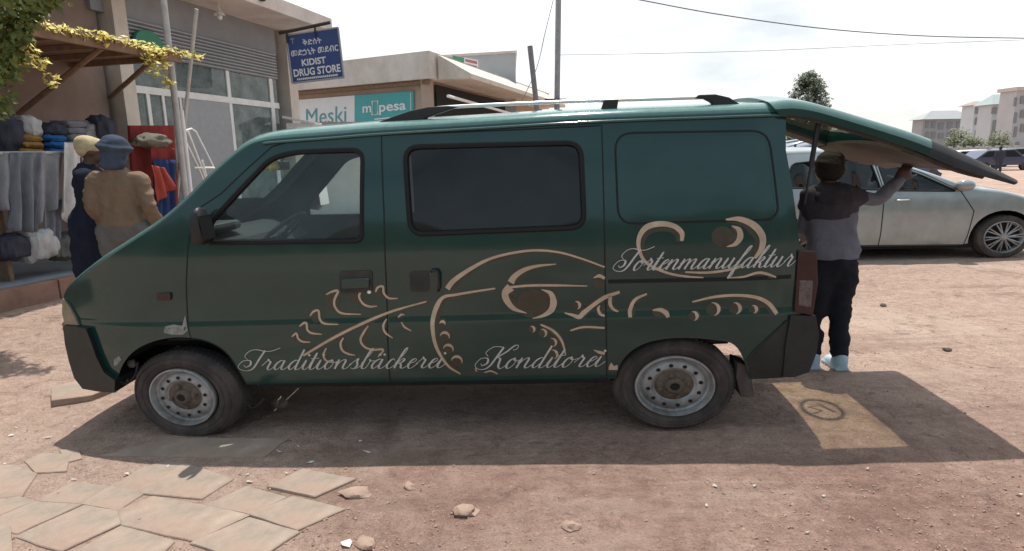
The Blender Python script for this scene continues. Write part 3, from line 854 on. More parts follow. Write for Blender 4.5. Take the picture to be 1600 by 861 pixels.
for far in (0, 1):
    y = VW-.17 if far else .17
    a = VL(1279, 190, .17); b = VL(1257, 318, .17)
    sd = MB(); A = Vector((a.x, y, a.y)); B = Vector((b.x, y, b.y)); m_ = A+(B-A)*.55
    sd.tube([A, m_], .014, 8); sd.tube([m_, B], .007, 8); sd.build('gas_strut', MT['black'], gate, smooth=40)
# D-pillar return and rear frame seen past the open gate
rp_ = MB()
for far in (0, 1):
    f = (lambda v: Vector((v.x, VW-v.y, v.z))) if far else (lambda v: v)
    qs = [A_line[-1]]+[VS(x, y) for x, y in low_px[:6]]
    rows = [[f(S3(q)+Vector((0, .0, 0))) for q in qs], [f(S3(q)+Vector((-.012, .07, 0))) for q in qs], [f(S3(q)+Vector((-.10, .085, 0))) for q in qs]]
    rp_.grid(rows)
rp_.build('door_frame', MT['paint'], van, smooth=40)
MB().bx((3.44, .12, .50), (3.60, VW-.12, .66)).build('rear_crossmember', MT['paint_in'], van)

# ---- lettering: a round-hand script drawn as pen strokes
GL = {
 'i': ([[(-.12, .35), (0, 1), (0, .25), (.12, 0), (.3, .1), (.5, .5)]], .5, [(.03, 1.5)]),
 't': ([[(-.12, .35), (0, 1.75), (0, .25), (.12, 0), (.3, .1), (.5, .5)], [(-.22, 1.12), (.32, 1.18)]], .5, []),
 'n': ([[(-.12, .5), (0, 1), (0, 0)], [(0, .3), (.2, .85), (.4, 1), (.5, .8), (.5, .22), (.62, 0), (.8, .1), (1, .5)]], 1.0, []),
 'm': ([[(-.12, .5), (0, 1), (0, 0)], [(0, .3), (.2, .85), (.38, 1), (.48, .8), (.48, 0)], [(.48, .3), (.68, .85), (.86, 1), (.96, .8), (.96, .22), (1.08, 0), (1.26, .1), (1.46, .5)]], 1.46, []),
 'u': ([[(-.12, .5), (0, 1), (0, .25), (.12, 0), (.3, .12), (.5, .6)], [(.5, 1), (.5, .22), (.62, 0), (.8, .1), (1, .5)]], 1.0, []),
 'a': ([[(.5, .85), (.3, 1), (.08, .75), (0, .35), (.12, .02), (.3, .12), (.5, .6)], [(.5, 1), (.5, .22), (.62, 0), (.8, .1), (1, .5)]], 1.0, []),
 'd': ([[(.5, .85), (.3, 1), (.08, .75), (0, .35), (.12, .02), (.3, .12), (.5, .6)], [(.5, 2.1), (.5, .22), (.62, 0), (.8, .1), (1, .5)]], 1.0, []),
 'o': ([[(.3, 1), (.08, .8), (0, .4), (.12, .03), (.3, .03), (.46, .35), (.46, .75), (.3, 1), (.34, .78), (.55, .72), (.8, .85)]], .78, []),
 'r': ([[(-.1, .45), (.12, .95), (.13, 1.15), (.28, .92), (.4, .85), (.38, .22), (.5, 0), (.68, .1), (.86, .5)]], .84, []),
 's': ([[(-.12, .4), (.28, 1.08), (.30, .8), (.44, .35), (.3, 0), (.06, .12)], [(.3, 0), (.55, .1), (.78, .5)]], .76, []),
 'e': ([[(-.1, .45), (.22, .6), (.38, .85), (.25, 1), (.08, .8), (.02, .35), (.15, 0), (.36, .06), (.6, .5)]], .6, []),
 'c': ([[(.38, .82), (.25, 1), (.08, .8), (.02, .35), (.15, 0), (.36, .06), (.6, .5)]], .6, []),
 'b': ([[(-.1, .5), (.2, 1.6), (.2, 2.1), (.08, 1.9), (.02, .8), (.06, .15), (.2, 0), (.38, .15), (.42, .7), (.34, .95), (.5, .8), (.72, .85)]], .72, []),
 'k': ([[(-.1, .5), (.2, 1.6), (.2, 2.1), (.08, 1.9), (.02, .8), (.02, 0)], [(.02, .45), (.25, 1), (.42, .9), (.3, .6), (.1, .5)], [(.16, .52), (.35, .4), (.42, .12), (.55, 0), (.72, .1), (.88, .5)]], .86, []),
 'f': ([[(-.1, .5), (.28, 1.6), (.28, 2.1), (.13, 1.9), (.06, .8), (.02, -.7), (.08, -1), (.2, -.7), (.15, 0), (.5, .5)]], .5, []),
 'l': ([[(-.1, .5), (.2, 1.6), (.2, 2.1), (.08, 1.9), (.02, .4), (.14, 0), (.3, .1), (.5, .5)]], .5, []),
 'T': ([[(.62, 2.05), (.5, 1.2), (.4, .3), (.15, -.05), (-.35, .0), (-.75, .35), (-.6, .95), (-.1, 1.0), (.05, .55), (-.2, .32), (-.4, .55)],
        [(-.3, 1.1), (-.62, 1.5), (-.45, 2.0), (0, 2.15), (.6, 1.98), (1.1, 2.0), (1.6, 2.3)]], 1.0, []),
 'K': ([[(.5, 2.05), (.4, 1.1), (.3, .3), (.05, -.05), (-.4, .0), (-.75, .4), (-.6, 1.0), (-.15, 1.0), (0, .55), (-.25, .32), (-.42, .55)],
        [(-.2, 1.2), (-.5, 1.6), (-.2, 2.1), (.25, 2.1), (.5, 2.05)],
        [(1.25, 1.75), (1.45, 1.9), (1.4, 2.2), (1.15, 2.15), (.85, 1.6), (.4, 1.05)], [(.45, 1.08), (.72, .95), (.85, .3), (1.05, 0), (1.25, .1), (1.45, .5)]], 1.4, []),
}
GL['ä'] = (GL['a'][0], 1.0, [(.16, 1.45), (.46, 1.45)])
def script_text(text, pa, pb, xh, mats, name, parent):
    a = VS(*pa); b = VS(*pb); ex = (b-a)
    adv = sum(GL[ch][1] for ch in text)
    sx = ex.length/(adv+.5); ex.normalize(); ez = Vector((-ex.y, ex.x)); h = xh*.00385
    mb = MB(); pen = .35
    lift = .003; kk = 0
    for ch in text:
        strokes, w, dots = GL[ch]
        for st in strokes:
            P = crom([Vector((x, y, 0)) for x, y in st], 7)
            loc = [Vector(((pen+p.x)*sx+p.y*h*.62, p.y*h)) for p in P]
            qs = [a+ex*p.x+ez*p.y for p in loc]; ws = []
            for i in range(len(loc)):
                t = loc[min(i+1, len(loc)-1)]-loc[max(i-1, 0)]
                dn = max(0, -t.normalized().y) if t.length > 0 else 0
                ws.append(.0038+.0086*dn**1.4)
            m_ = len(ws); ws = [sum(ws[max(0, i-2):i+3])/len(ws[max(0, i-2):i+3]) for i in range(m_)]
            kk += 1
            ribbon(mb, qs, ws, lift+.0002*(kk % 5))
        for dx, dy in dots:
            c_ = a+ex*((pen+dx)*sx+dy*h*.62)+ez*dy*h
            n0 = len(mb.v); ring = [S3(c_+Vector((math.cos(q), math.sin(q)))*.0075, lift) for q in [2*math.pi*k/10 for k in range(10)]]
            mb.add(ring, [tuple(range(10))])
        pen += w
    return mb.build(name, mats, parent)
script_text('Traditionsbäckerei', (379, 578), (697, 574), 15.5, MT['silver_v'], 'lettering', van)
script_text('Konditorei', (748, 576), (944, 572), 16.5, MT['silver_v'], 'lettering', van)
script_text('Tortenmanufaktur', (962, 423), (1240, 415), 14.5, MT['silver_v'], 'lettering', van)

# ---- painted ornament
orn = MB(); shade = MB()
def cA(x, y): return (430+x/3.744, 370+y/3.744)
def cB(x, y): return (580+x/3.311, 360+y/3.311)
def cC(x, y): return (920+x/3.311, 320+y/3.311)
_k = [0]
def stroke(fn, sc, pts_, ws, mb=None, lift=.0022):
    n = 8; qs = crom([VS(*fn(x, y)) for x, y in pts_], n)
    wl = ws if isinstance(ws, (list, tuple)) else [ws*.55]+[ws]*(len(pts_)-2)+[ws*.4]
    # resample widths along the stroke
    W_ = []
    for i in range(len(qs)):
        u = i/(len(qs)-1)*(len(wl)-1); j = min(int(u), len(wl)-2); W_.append((wl[j]+(wl[j+1]-wl[j])*(u-j))/sc*.00385)
    _k[0] += 1
    W_ = [w_*.97 for w_ in W_]
    ribbon(mb or orn, qs, W_, lift+.00015*(_k[0] % 6))
    # airbrushed brown shadow on the inner side of each stroke
    cen = sum(qs, Vector((0, 0)))/len(qs)
    q2 = [q+(cen-q).normalized()*(.004+w_*.35) if (cen-q).length > .02 else q for q, w_ in zip(qs, W_)]
    lf_ = .0002+.00008*(_k[0] % 7); n_ = len(q2); cols_ = []
    for i in range(n_):
        t = (q2[min(i+1, n_-1)]-q2[max(i-1, 0)]).normalized(); pn = Vector((-t.y, t.x)); ww = (W_[i]*1.35+.014)/2
        cols_.append([S3(q2[i]+pn*ww*f_, lf_) for f_ in (-1, -.5, 0, .5, 1)])
    shade.grid(cols_)
def cres(fn, sc, cx, cy, r, w, a0, a1):
    P = [(cx+r*math.cos(R(a0+(a1-a0)*k/8)), cy-r*math.sin(R(a0+(a1-a0)*k/8))) for k in range(9)]
    stroke(fn, sc, P, [1, w*.6, w, w*.6, 1])
def disc(fn, cx, cy, rx, ry=None):
    ry = ry or rx
    qs = [VS(*fn(cx+rx*math.cos(a), cy+ry*math.sin(a))) for a in [2*math.pi*k/28 for k in range(28)]]
    _k[0] += 1; lf = .0008+.0001*(_k[0] % 9)
    c_ = VS(*fn(cx, cy)); shade.grid([[S3(c_+(q-c_)*f_, lf) for q in qs+[qs[0]]] for f_ in (.02, .25, .5, .75, 1.0)])
sA, sB = 3.744, 3.311
stroke(cA, sA, [(165, 695), (330, 597), (500, 512), (680, 437), (885, 378)], [12, 16, 16, 14, 8])
for P in ([(298, 338), (335, 320), (368, 318), (347, 370), (352, 412), (392, 447), (502, 453)], [(450, 325), (497, 312), (492, 350), (512, 388), (550, 407), (598, 405)],
          [(588, 322), (600, 297), (630, 290), (636, 328), (665, 358), (718, 360)], [(205, 462), (225, 437), (254, 432), (262, 480), (290, 507), (372, 512)],
          [(143, 524), (168, 504), (184, 508), (190, 545), (215, 563), (275, 570)], [(98, 584), (124, 565), (135, 593), (160, 612), (208, 616)],
          [(545, 520), (518, 560), (500, 602), (520, 640), (568, 660), (632, 660), (602, 702)], [(400, 590), (383, 625), (395, 665), (430, 685), (468, 692)],
          [(300, 650), (283, 690), (298, 722), (332, 735)], [(652, 480), (633, 520), (645, 560), (688, 592)], [(738, 498), (758, 528), (798, 550)], [(720, 470), (738, 455), (757, 456)]):
    stroke(cA, sA, P, 13)
for (x, y, rx, ry) in ((335, 370, 42, 50), (470, 350, 34, 40), (240, 470, 26, 34), (600, 330, 24, 26)): disc(cA, x, y, rx, ry)
stroke(cB, sB, [(393, 302), (430, 257), (520, 195), (620, 145), (740, 115), (860, 103), (980, 115), (1100, 150), (1208, 190)], [26, 24, 18, 13, 12, 11, 10, 9, 8])
stroke(cB, sB, [(642, 300), (540, 315), (440, 332), (375, 345), (340, 392), (318, 470), (325, 560), (350, 630), (400, 702), (462, 742)], [8, 11, 13, 16, 24, 22, 18, 16, 13, 8])
stroke(cB, sB, [(957, 174), (860, 184), (790, 205), (742, 238), (722, 270)], [4, 14, 22, 28, 34])
stroke(cB, sB, [(722, 293), (694, 322), (702, 362), (740, 405), (805, 428)], [44, 34, 32, 22, 3])
stroke(cB, sB, [(715, 294), (820, 285), (950, 284), (1118, 287)], [12, 12, 12, 5])
stroke(cB, sB, [(880, 305), (928, 325), (943, 370), (930, 412), (890, 440), (835, 455)], [3, 22, 34, 30, 16, 4])
disc(cB, 835, 378, 82, 75)
for (cx, cy, r) in ((380, 552, 24), (398, 618, 26), (442, 680, 28), (368, 485, 14)): disc(cB, cx, cy, r*.9); cres(cB, sB, cx, cy, r, 16, 170, -20)
for (cx, cy, r) in ((828, 512, 16), (884, 532, 21), (934, 580, 22), (938, 642, 24)): disc(cB, cx, cy, r*.9); cres(cB, sB, cx, cy, r, 14, 110, -70)
stroke(cB, sB, [(876, 486), (940, 518), (985, 570), (1006, 642)], [8, 14, 13, 6])
disc(cB, 1180, 265, 34); stroke(cB, sB, [(1150, 245), (1180, 235), (1208, 248)], [4, 18, 14])
disc(cB, 1060, 388, 22); cres(cB, sB, 1058, 388, 21, 15, 100, -70)
stroke(cB, sB, [(1000, 426), (1040, 437), (1076, 447), (1100, 425), (1150, 385), (1210, 345), (1285, 318)], [5, 14, 22, 24, 20, 20, 14])
stroke(cB, sB, [(1183, 388), (1174, 405), (1185, 432), (1208, 442)], [6, 14, 14, 10])
stroke(cB, sB, [(1030, 518), (1100, 500), (1208, 504)], [8, 11, 10])
stroke(cB, sB, [(1152, 618), (1180, 630), (1208, 636)], [5, 16, 16])
stroke(cB, sB, [(540, 712), (545, 730)], [8, 6]); stroke(cB, sB, [(585, 735), (620, 727), (655, 742)], [6, 9, 6])
stroke(cC, sB, [(480, 187), (480, 145), (440, 110), (372, 98), (300, 115), (262, 165), (260, 230), (298, 300), (400, 350), (500, 370), (592, 376)], [16, 24, 24, 26, 28, 22, 17, 14, 12, 11, 6])
stroke(cC, sB, [(708, 76), (780, 74), (852, 105), (896, 160), (894, 222), (858, 276)], [8, 24, 32, 32, 28, 14])
disc(cC, 692, 165, 58, 54); stroke(cC, sB, [(738, 108), (775, 128), (782, 168), (757, 203), (712, 217)], [3, 24, 30, 20, 3])
stroke(cC, sB, [(498, 348), (620, 350), (740, 333), (800, 313)], [8, 12, 12, 6])
stroke(cC, sB, [(720, 378), (800, 372), (868, 352), (912, 355), (968, 374)], [4, 10, 12, 14, 8])
stroke(cC, sB, [(300, 460), (240, 490), (214, 540), (214, 582)], [9, 16, 20, 18])
disc(cC, 372, 556, 44, 26); stroke(cC, sB, [(330, 545), (370, 543), (400, 560), (410, 582)], [6, 20, 24, 16])
stroke(cC, sB, [(535, 502), (650, 476), (770, 468), (870, 480), (932, 512), (972, 564)], [7, 13, 14, 17, 20, 20])
for (cx, cy, r) in ((536, 576, 24), (638, 540, 34), (752, 536, 30), (846, 541, 21)): disc(cC, cx, cy, r*.95); cres(cC, sB, cx, cy, r, 18, 100, -75)
stroke(cC, sB, [(112, 470), (110, 510), (125, 538), (152, 552)], [14, 18, 14, 8])
combine('ornament', [(orn, MT['cream']), (shade, MT['olive'])], van)
# ================================================================== SKY AND SUN
SUN = Vector((0.03, 0.265, 1.0)).normalized()
w = bpy.data.worlds.new('World'); scene.world = w; w.use_nodes = True
nt = w.node_tree; bg = nt.nodes['Background']
sky = nt.nodes.new('ShaderNodeTexSky'); sky.sky_type = 'NISHITA'; sky.sun_disc = False
sky.sun_elevation = math.asin(SUN.z); sky.sun_rotation = math.atan2(SUN.x, SUN.y)
sky.air_density = 1.2; sky.dust_density = 1.2
tc = nt.nodes.new('ShaderNodeTexCoord')
mp = nt.nodes.new('ShaderNodeMapping'); mp.inputs['Scale'].default_value = (1.6, 1.6, 4.2); mp.inputs['Location'].default_value = (.35, .1, .2)
nt.links.new(tc.outputs['Generated'], mp.inputs['Vector'])
nz = nt.nodes.new('ShaderNodeTexNoise'); nz.inputs['Scale'].default_value = 1.5; nz.inputs['Detail'].default_value = 7; nz.inputs['Roughness'].default_value = .55
nt.links.new(mp.outputs['Vector'], nz.inputs['Vector'])
cr = nt.nodes.new('ShaderNodeValToRGB'); cr.color_ramp.elements[0].position = .33; cr.color_ramp.elements[0].color = (.5,)*3+(1,)
cr.color_ramp.elements[1].position = .52; cr.color_ramp.elements[1].color = (1, 1, 1, 1)
nt.links.new(nz.outputs['Fac'], cr.inputs['Fac'])
# cloud brightness: brilliant around the sun's side of the sky, duller behind the camera
dp = nt.nodes.new('ShaderNodeVectorMath'); dp.operation = 'DOT_PRODUCT'; dp.inputs[1].default_value = (0, 1, .12)
nt.links.new(tc.outputs['Generated'], dp.inputs[0])
mr = nt.nodes.new('ShaderNodeMapRange'); mr.inputs[1].default_value = -.5; mr.inputs[2].default_value = .75; mr.inputs[3].default_value = 7.6; mr.inputs[4].default_value = 13.8
nt.links.new(dp.outputs['Value'], mr.inputs[0])
cc = nt.nodes.new('ShaderNodeMix'); cc.data_type = 'RGBA'; cc.blend_type = 'MULTIPLY'; cc.inputs[0].default_value = 1
n2 = nt.nodes.new('ShaderNodeTexNoise'); n2.inputs['Scale'].default_value = 2.3; n2.inputs['Detail'].default_value = 5; nt.links.new(mp.outputs['Vector'], n2.inputs['Vector'])
c2 = nt.nodes.new('ShaderNodeValToRGB'); c2.color_ramp.elements[0].position = .33; c2.color_ramp.elements[0].color = (.93, .97, 1, 1); c2.color_ramp.elements[1].position = .56; c2.color_ramp.elements[1].color = (1, 1, 1, 1)
nt.links.new(n2.outputs['Fac'], c2.inputs['Fac'])
nt.links.new(c2.outputs['Color'], cc.inputs[6]); nt.links.new(mr.outputs[0], cc.inputs[7])
bt = nt.nodes.new('ShaderNodeMapRange'); bt.inputs[1].default_value = .3; bt.inputs[2].default_value = -.5; nt.links.new(dp.outputs['Value'], bt.inputs[0])
bm_ = nt.nodes.new('ShaderNodeMix'); bm_.data_type = 'RGBA'; bm_.inputs[6].default_value = (1, 1, 1, 1); bm_.inputs[7].default_value = (.72, .92, 1.08, 1); nt.links.new(bt.outputs[0], bm_.inputs[0])
c3 = nt.nodes.new('ShaderNodeMix'); c3.data_type = 'RGBA'; c3.blend_type = 'MULTIPLY'; c3.inputs[0].default_value = 1
nt.links.new(cc.outputs[2], c3.inputs[6]); nt.links.new(bm_.outputs[2], c3.inputs[7])
mx = nt.nodes.new('ShaderNodeMix'); mx.data_type = 'RGBA'
nt.links.new(cr.outputs['Color'], mx.inputs[0]); nt.links.new(sky.outputs['Color'], mx.inputs[6]); nt.links.new(c3.outputs[2], mx.inputs[7])
nt.links.new(mx.outputs[2], bg.inputs['Color']); bg.inputs['Strength'].default_value = .092
sl = bpy.data.lights.new('sun', 'SUN'); sl.energy = 4.45; sl.angle = R(.55); sl.color = (1, .96, .90)
so = bpy.data.objects.new('sun', sl); col.objects.link(so); so.rotation_euler = SUN.to_track_quat('Z', 'Y').to_euler(); so.location = (0, 0, 30)
scene.view_settings.view_transform = 'Standard'; scene.view_settings.look = 'None'; scene.view_settings.exposure = 0
scene.cycles.max_bounces = 10; scene.cycles.transparent_max_bounces = 16; scene.cycles.use_denoising = True

# ================================================================== GROUND
_gz_base = gz
def gz(x, y):
    h = _gz_base(x, y)
    far = sstep(14, 30, math.hypot(x, y))
    h = h*(1-far)+.05*far
    # wheel ruts worn into the open ground behind and right of the van
    if x > 1.9 and 4.6 < y < 8.2:
        for yc in (5.35+.12*math.sin(x*.7), 6.75+.15*math.sin(x*.6+1)):
            d = (y-yc)/.16
            h += (-.022*math.exp(-d*d)+.012*math.exp(-(abs(d)-1.7)**2*2))*sstep(1.9, 2.7, x)*(.7+.6*noise.noise(Vector((x*2, yc, 0))))
    return h + .10*sstep(-3.4, -5, x)*sstep(3.5, 6, y)
def axis(lo, hi, flo, fhi, st):
    a = []; x = flo
    while x <= fhi: a.append(x); x += st
    s = st; x = fhi
    while x < hi: s *= 1.28; x += s; a.append(min(x, hi))
    s = st; x = flo; b = []
    while x > lo: s *= 1.28; x -= s; b.append(max(x, lo))
    return b[::-1]+a
xs = axis(-1800, 1800, -6.5, 6.5, .065); ys = axis(-500, 2500, 1.4, 8.5, .055)
g = MB(); g.grid([[Vector((x, y, gz(x, y))) for x in xs] for y in ys])
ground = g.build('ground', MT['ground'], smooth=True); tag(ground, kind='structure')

def on_ground(px, py):
    z = 0.0
    for _ in range(6):
        P = at_z(px, py, z); z = gz(P.x, P.y)
    return Vector((P.x, P.y, z))

# ---- paving slabs in the foreground
def k1(x, y): return (x/2.667, 580+y/2.667)
slabs = [
 ([(1120, 488), (1265, 415), (1475, 455), (1310, 528)], 'pale square paving slab lying loose on the red dirt, furthest right of the slabs', .022),
 ([(1040, 602), (1218, 530), (1430, 580), (1236, 666)], 'paving slab just below the loose furthest right slab, its right edge bare', .016),
 ([(800, 722), (1038, 617), (1238, 677), (1090, 775), (950, 775)], 'paving slab cut by the bottom edge of the photo, nearest the red dirt', .016),
 ([(860, 563), (1030, 485), (1190, 528), (1040, 598)], 'dusty half buried paving slab left of the loose square one', .008),
 ([(588, 512), (770, 388), (968, 452), (838, 534)], 'dusty paving slab on which the shadow of the wing mirror falls', .012),
 ([(490, 588), (640, 525), (872, 568), (1028, 606), (800, 708), (505, 640)], 'wide dusty paving slab in the middle of the paved patch', .008),
 ([(80, 692), (350, 567), (486, 590), (498, 642), (262, 752)], 'grey paving slab with a dark raised left edge near the bottom left', .016),
 ([(285, 775), (505, 652), (722, 714), (660, 775)], 'paving slab at the bottom of the photo between two others', .012),
 ([(-80, 640), (150, 548), (335, 560), (74, 678)], 'sunken paving slab near the left edge mostly covered by dust', .006),
 ([(-60, 655), (44, 655), (52, 775), (-60, 775)], 'paving slab in the bottom left corner cut by the photo edge', .012),
 ([(430, 352), (700, 283), (1182, 286), (1090, 358)], 'long paving slab in the shadow beside the front tyre', .010),
 ([(105, 378), (190, 345), (292, 352), (275, 420), (150, 426)], 'round worn paving stone left of the van shadow', .010),
 ([(-20, 400), (62, 395), (152, 432), (92, 522), (-30, 535)], 'broken paving slab at the left edge of the photo', .010),
 ([(248, 332), (325, 330), (342, 368), (285, 382)], 'small broken paving piece touching the front tip of the van shadow', .008),
 ([(225, 100), (392, 62), (478, 84), (385, 122), (225, 148)], 'tilted kerb stone lying in front of the front bumper', .052),
 ([(-70, 548), (60, 522), (148, 545), (-70, 632)], 'dust covered slab at the left edge between the broken slab and the sunken one', .006),
 ([(334, 556), (462, 482), (602, 510), (492, 583)], 'dusty slab touching the upper corner of the wide middle slab', .008),
 ([(152, 543), (300, 470), (452, 482), (328, 554)], 'half buried slab left of the dusty one above the wide middle slab', .006),
 ([(600, 402), (690, 380), (768, 386), (592, 506), (478, 478)], 'slab directly left of the mirror shadow slab', .006),
]
rng = random.Random(3)
for pts_, lab, hgt in slabs:
    P = [on_ground(*k1(x, y)) for x, y in pts_]
    cx = sum((p for p in P), Vector())/len(P)
    P = [cx+(p-cx)*1.06 for p in P]
    hgt = hgt*.42 if hgt < .05 else hgt
    poly = round_poly([Vector((p.x-cx.x, p.y-cx.y)) for p in P], .007, 2)
    dn = []
    for i in range(len(poly)):
        a, b = poly[i], poly[(i+1) % len(poly)]; k = max(1, int((b-a).length/.05))
        for j in range(k): dn.append(a+(b-a)*(j/k))
    dn = [q*(1+.016*noise.noise(Vector((q.x*9+cx.x, q.y*9, 2)))+.014*noise.noise(Vector((q.x*25+cx.x, q.y*25, 2)))-.004) for q in dn]
    zt = cx.z+hgt; tilt = Vector((rng.uniform(-.01, .01), rng.uniform(-.008, .008)))
    if hgt > .05: tilt = Vector((-.05, .03))
    mb = MB(); n = len(dn)
    T = [Vector((q.x, q.y, gz(q.x*0+cx.x+q.x, cx.y+q.y)+hgt-cx.z+q.x*tilt.x+q.y*tilt.y)) for q in dn]
    In = [Vector((q.x*.975, q.y*.975, 0))+Vector((0, 0, t.z+.004)) for q, t in zip(dn, T)]
    Bt = [Vector((t.x, t.y, t.z-.09)) for t in T]
    rows = [Bt+[Bt[0]], T+[T[0]], In+[In[0]]]
    for s_ in (.8, .55, .3, .12):
        rr_ = [Vector((q.x*s_, q.y*s_, gz(cx.x+q.x*s_, cx.y+q.y*s_)+hgt-cx.z+q.x*s_*tilt.x+q.y*s_*tilt.y+.004+.004*noise.noise(Vector((q.x*s_*7, q.y*s_*7, cx.x))))) for q in dn]
        rows.append(rr_+[rr_[0]])
    mb.grid(rows); mb.add(rows[-1][:-1], [tuple(range(n))])
    o = mb.build('paving_slab', MT['slab'], smooth=35); o.location = cx
    tag(o, lab, 'paving slab', 'paving slabs in the foreground')

# ---- loose stones and litter
def stone(px, py, r, lab, m, flat=.55, name='stone', cat='stone', grp='loose stones on the dirt'):
    P = on_ground(px, py); mb = MB(); mb.blob((0, 0, r*flat*.45), (r*1.25, r*.85, r*flat), 12, .55, px)
    o = mb.build(name, m, smooth=50); o.location = P; o.rotation_euler = (0, 0, px); tag(o, lab, cat, grp)
stone(556, 773, .055, 'long tan stone beside the loose square paving slab', MT['stone'], .35)
stone(726, 802, .046, 'rounded tan stone alone on the dirt at the bottom middle', MT['stone'], .5)
stone(892, 824, .032, 'tan stone at the bottom right of the middle of the photo', MT['stone'], .5)
stone(571, 851, .042, 'tan stone cut by the bottom edge beside a white scrap', MT['stone'], .4)
stone(1380, 478, .035, 'small dark stone on the pale dirt behind the van', MT['bark'], .5)
stone(1480, 548, .03, 'tiny dark stone on the pale dirt right of the person at the tailgate', MT['bark'], .6)
stone(640, 762, .03, 'small stone just below the van shadow', MT['stone'], .5)
stone(436, 633, .06, 'pale crumpled lump lying under the van behind the front tyre', MT['slab'], .6)
def scrap(px, py, L, W_, lab, grp, ang):
    P = on_ground(px, py); mb = MB(); rq_ = random.Random(int(px*7+py)); n = rq_.choice((5, 6, 7)); ring = []
    for i in range(n):
        a_ = 6.283*(i+rq_.uniform(-.3, .3))/n; k_ = rq_.uniform(.65, 1.1)
        ring.append(Vector((math.cos(a_)*L*.5*k_, math.sin(a_)*W_*.6*k_, .004+.010*rq_.random())))
    mb.add([Vector((0, 0, .012))]+ring, [(0, i+1, (i+1) % n+1) for i in range(n)]); o = mb.build('litter_scrap', MT['litter']); o.location = P; o.rotation_euler = (.05, .05, ang)
    tag(o, lab, 'litter', grp)
rl = random.Random(5)
for (x, y) in ((45, 272), (200, 280), (315, 235), (530, 432), (310, 455), (70, 240), (225, 75), (20, 390)):
    p = k1(x, y); scrap(p[0], p[1], rl.uniform(.02, .055), rl.uniform(.008, .018), 'small white scrap of litter on the dusty paving left of the van shadow', 'litter left of the van shadow', rl.uniform(-.6, .6))
for (x, y) in ((1245, 318), (1160, 338), (1530, 340), (1295, 385), (1505, 295)):
    p = k1(x, y); scrap(p[0], p[1], rl.uniform(.025, .06), rl.uniform(.008, .016), 'small white scrap of litter in the van shadow behind the front tyre', 'litter in the van shadow', rl.uniform(-.8, .8))
for (x, y) in ((1040, 465), (1195, 430), (1030, 435), (700, 400)):
    p = k1(x, y); scrap(p[0], p[1], rl.uniform(.02, .04), rl.uniform(.008, .018), 'small white scrap of litter between the paving slabs and the van shadow', 'litter between slabs and shadow', rl.uniform(-.8, .8))
scrap(543, 852, .06, .05, 'white folded scrap at the bottom edge beside a tan stone', 'litter on the foreground dirt', .4)
for (x, y) in ((1030, 575), (630, 635), (460, 705), (490, 635), (815, 800), (1030, 790), (1560, 735), (1565, 665), (875, 670)):
    scrap(900+x/2.26, 480+y/2.26, rl.uniform(.015, .035), rl.uniform(.007, .015), 'small pale scrap of litter on the sunlit dirt below the van shadow at right', 'litter on the foreground dirt', rl.uniform(-.8, .8))
rg = random.Random(11); gv = MB()
for i in range(9000):
    y = 1.5+7.5*rg.random()**1.6; x = rg.uniform(-1, 1)*(y*.95+.6)
    if i < 1500:   # a rough patch at the lower right
        y = rg.uniform(1.7, 2.7); x = rg.uniform(.9, 2.6)
    if 1500 <= i < 3000:   # loose grit around the slab edge
        y = 1.65+.9*rg.random()**1.2; x = rg.uniform(-1.5, .1)
    r = rg.choice((.0025, .003, .003, .004, .004, .005, .006, .009))*rg.uniform(.7, 1.3)
    c0 = Vector((x, y, gz(x, y)+r*.25)); R3 = [Vector((rg.uniform(-1, 1), rg.uniform(-1, 1), rg.uniform(-.6, .6))).normalized()*r for _ in range(3)]
    a, b, c1 = R3[0], R3[1], R3[0].cross(R3[1]).normalized()*r*.7
    gv.add([c0+a, c0+b, c0-a*.8, c0-b*.9, c0+c1, c0-c1], [(0, 1, 4), (1, 2, 4), (2, 3, 4), (3, 0, 4), (1, 0, 5), (2, 1, 5), (3, 2, 5), (0, 3, 5)])
o = gv.build('gravel', MT['stone']); tag(o, 'scattered fine gravel over the dirt', 'gravel', kind='stuff')

# ================================================================== TEXT ON FLAT SIGNS
def text_quad(text, quad, rect, m, name, parent, lift, bold=0.0, fit=True):
    cu = bpy.data.curves.new('t', 'FONT'); cu.body = text; cu.size = 1; cu.offset = bold; cu.resolution_u = 3
    to = bpy.data.objects.new('t', cu); col.objects.link(to)
    bpy.context.view_layer.update()
    me = bpy.data.meshes.new_from_object(to.evaluated_get(bpy.context.evaluated_depsgraph_get()))
    bpy.data.objects.remove(to); bpy.data.curves.remove(cu)
    vx = [v.co.x for v in me.vertices]; vy = [v.co.y for v in me.vertices]
    if not vx: return None
    x0, x1, y0, y1 = min(vx), max(vx), min(vy), max(vy)
    bl, br, tr_, tl = quad; nrm_ = (br-bl).cross(tl-bl).normalized()
    for v in me.vertices:
        u = rect[0]+(rect[2]-rect[0])*(v.co.x-x0)/(x1-x0); q = rect[1]+(rect[3]-rect[1])*(v.co.y-y0)/(y1-y0)
        v.co = (bl*(1-u)+br*u)*(1-q)+(tl*(1-u)+tr_*u)*q+nrm_*lift
    me.name = name; me.materials.clear(); me.materials.append(m)
    o = bpy.data.objects.new(name, me); col.objects.link(o); o.parent = parent
    return o
def quad_panel(mb, quad, d):
    bl, br, tr_, tl = quad; n = (br-bl).cross(tl-bl).normalized()
    mb.prism([bl, br, tr_, tl], -n*d)
def sub_quad(quad, r):
    bl, br, tr_, tl = quad
    f = lambda u, v: (bl*(1-u)+br*u)*(1-v)+(tl*(1-u)+tr_*u)*v
    return [f(r[0], r[1]), f(r[2], r[1]), f(r[2], r[3]), f(r[0], r[3])]
def lifted(quad, d):
    n = (quad[1]-quad[0]).cross(quad[3]-quad[0]).normalized(); return [p+n*d for p in quad]

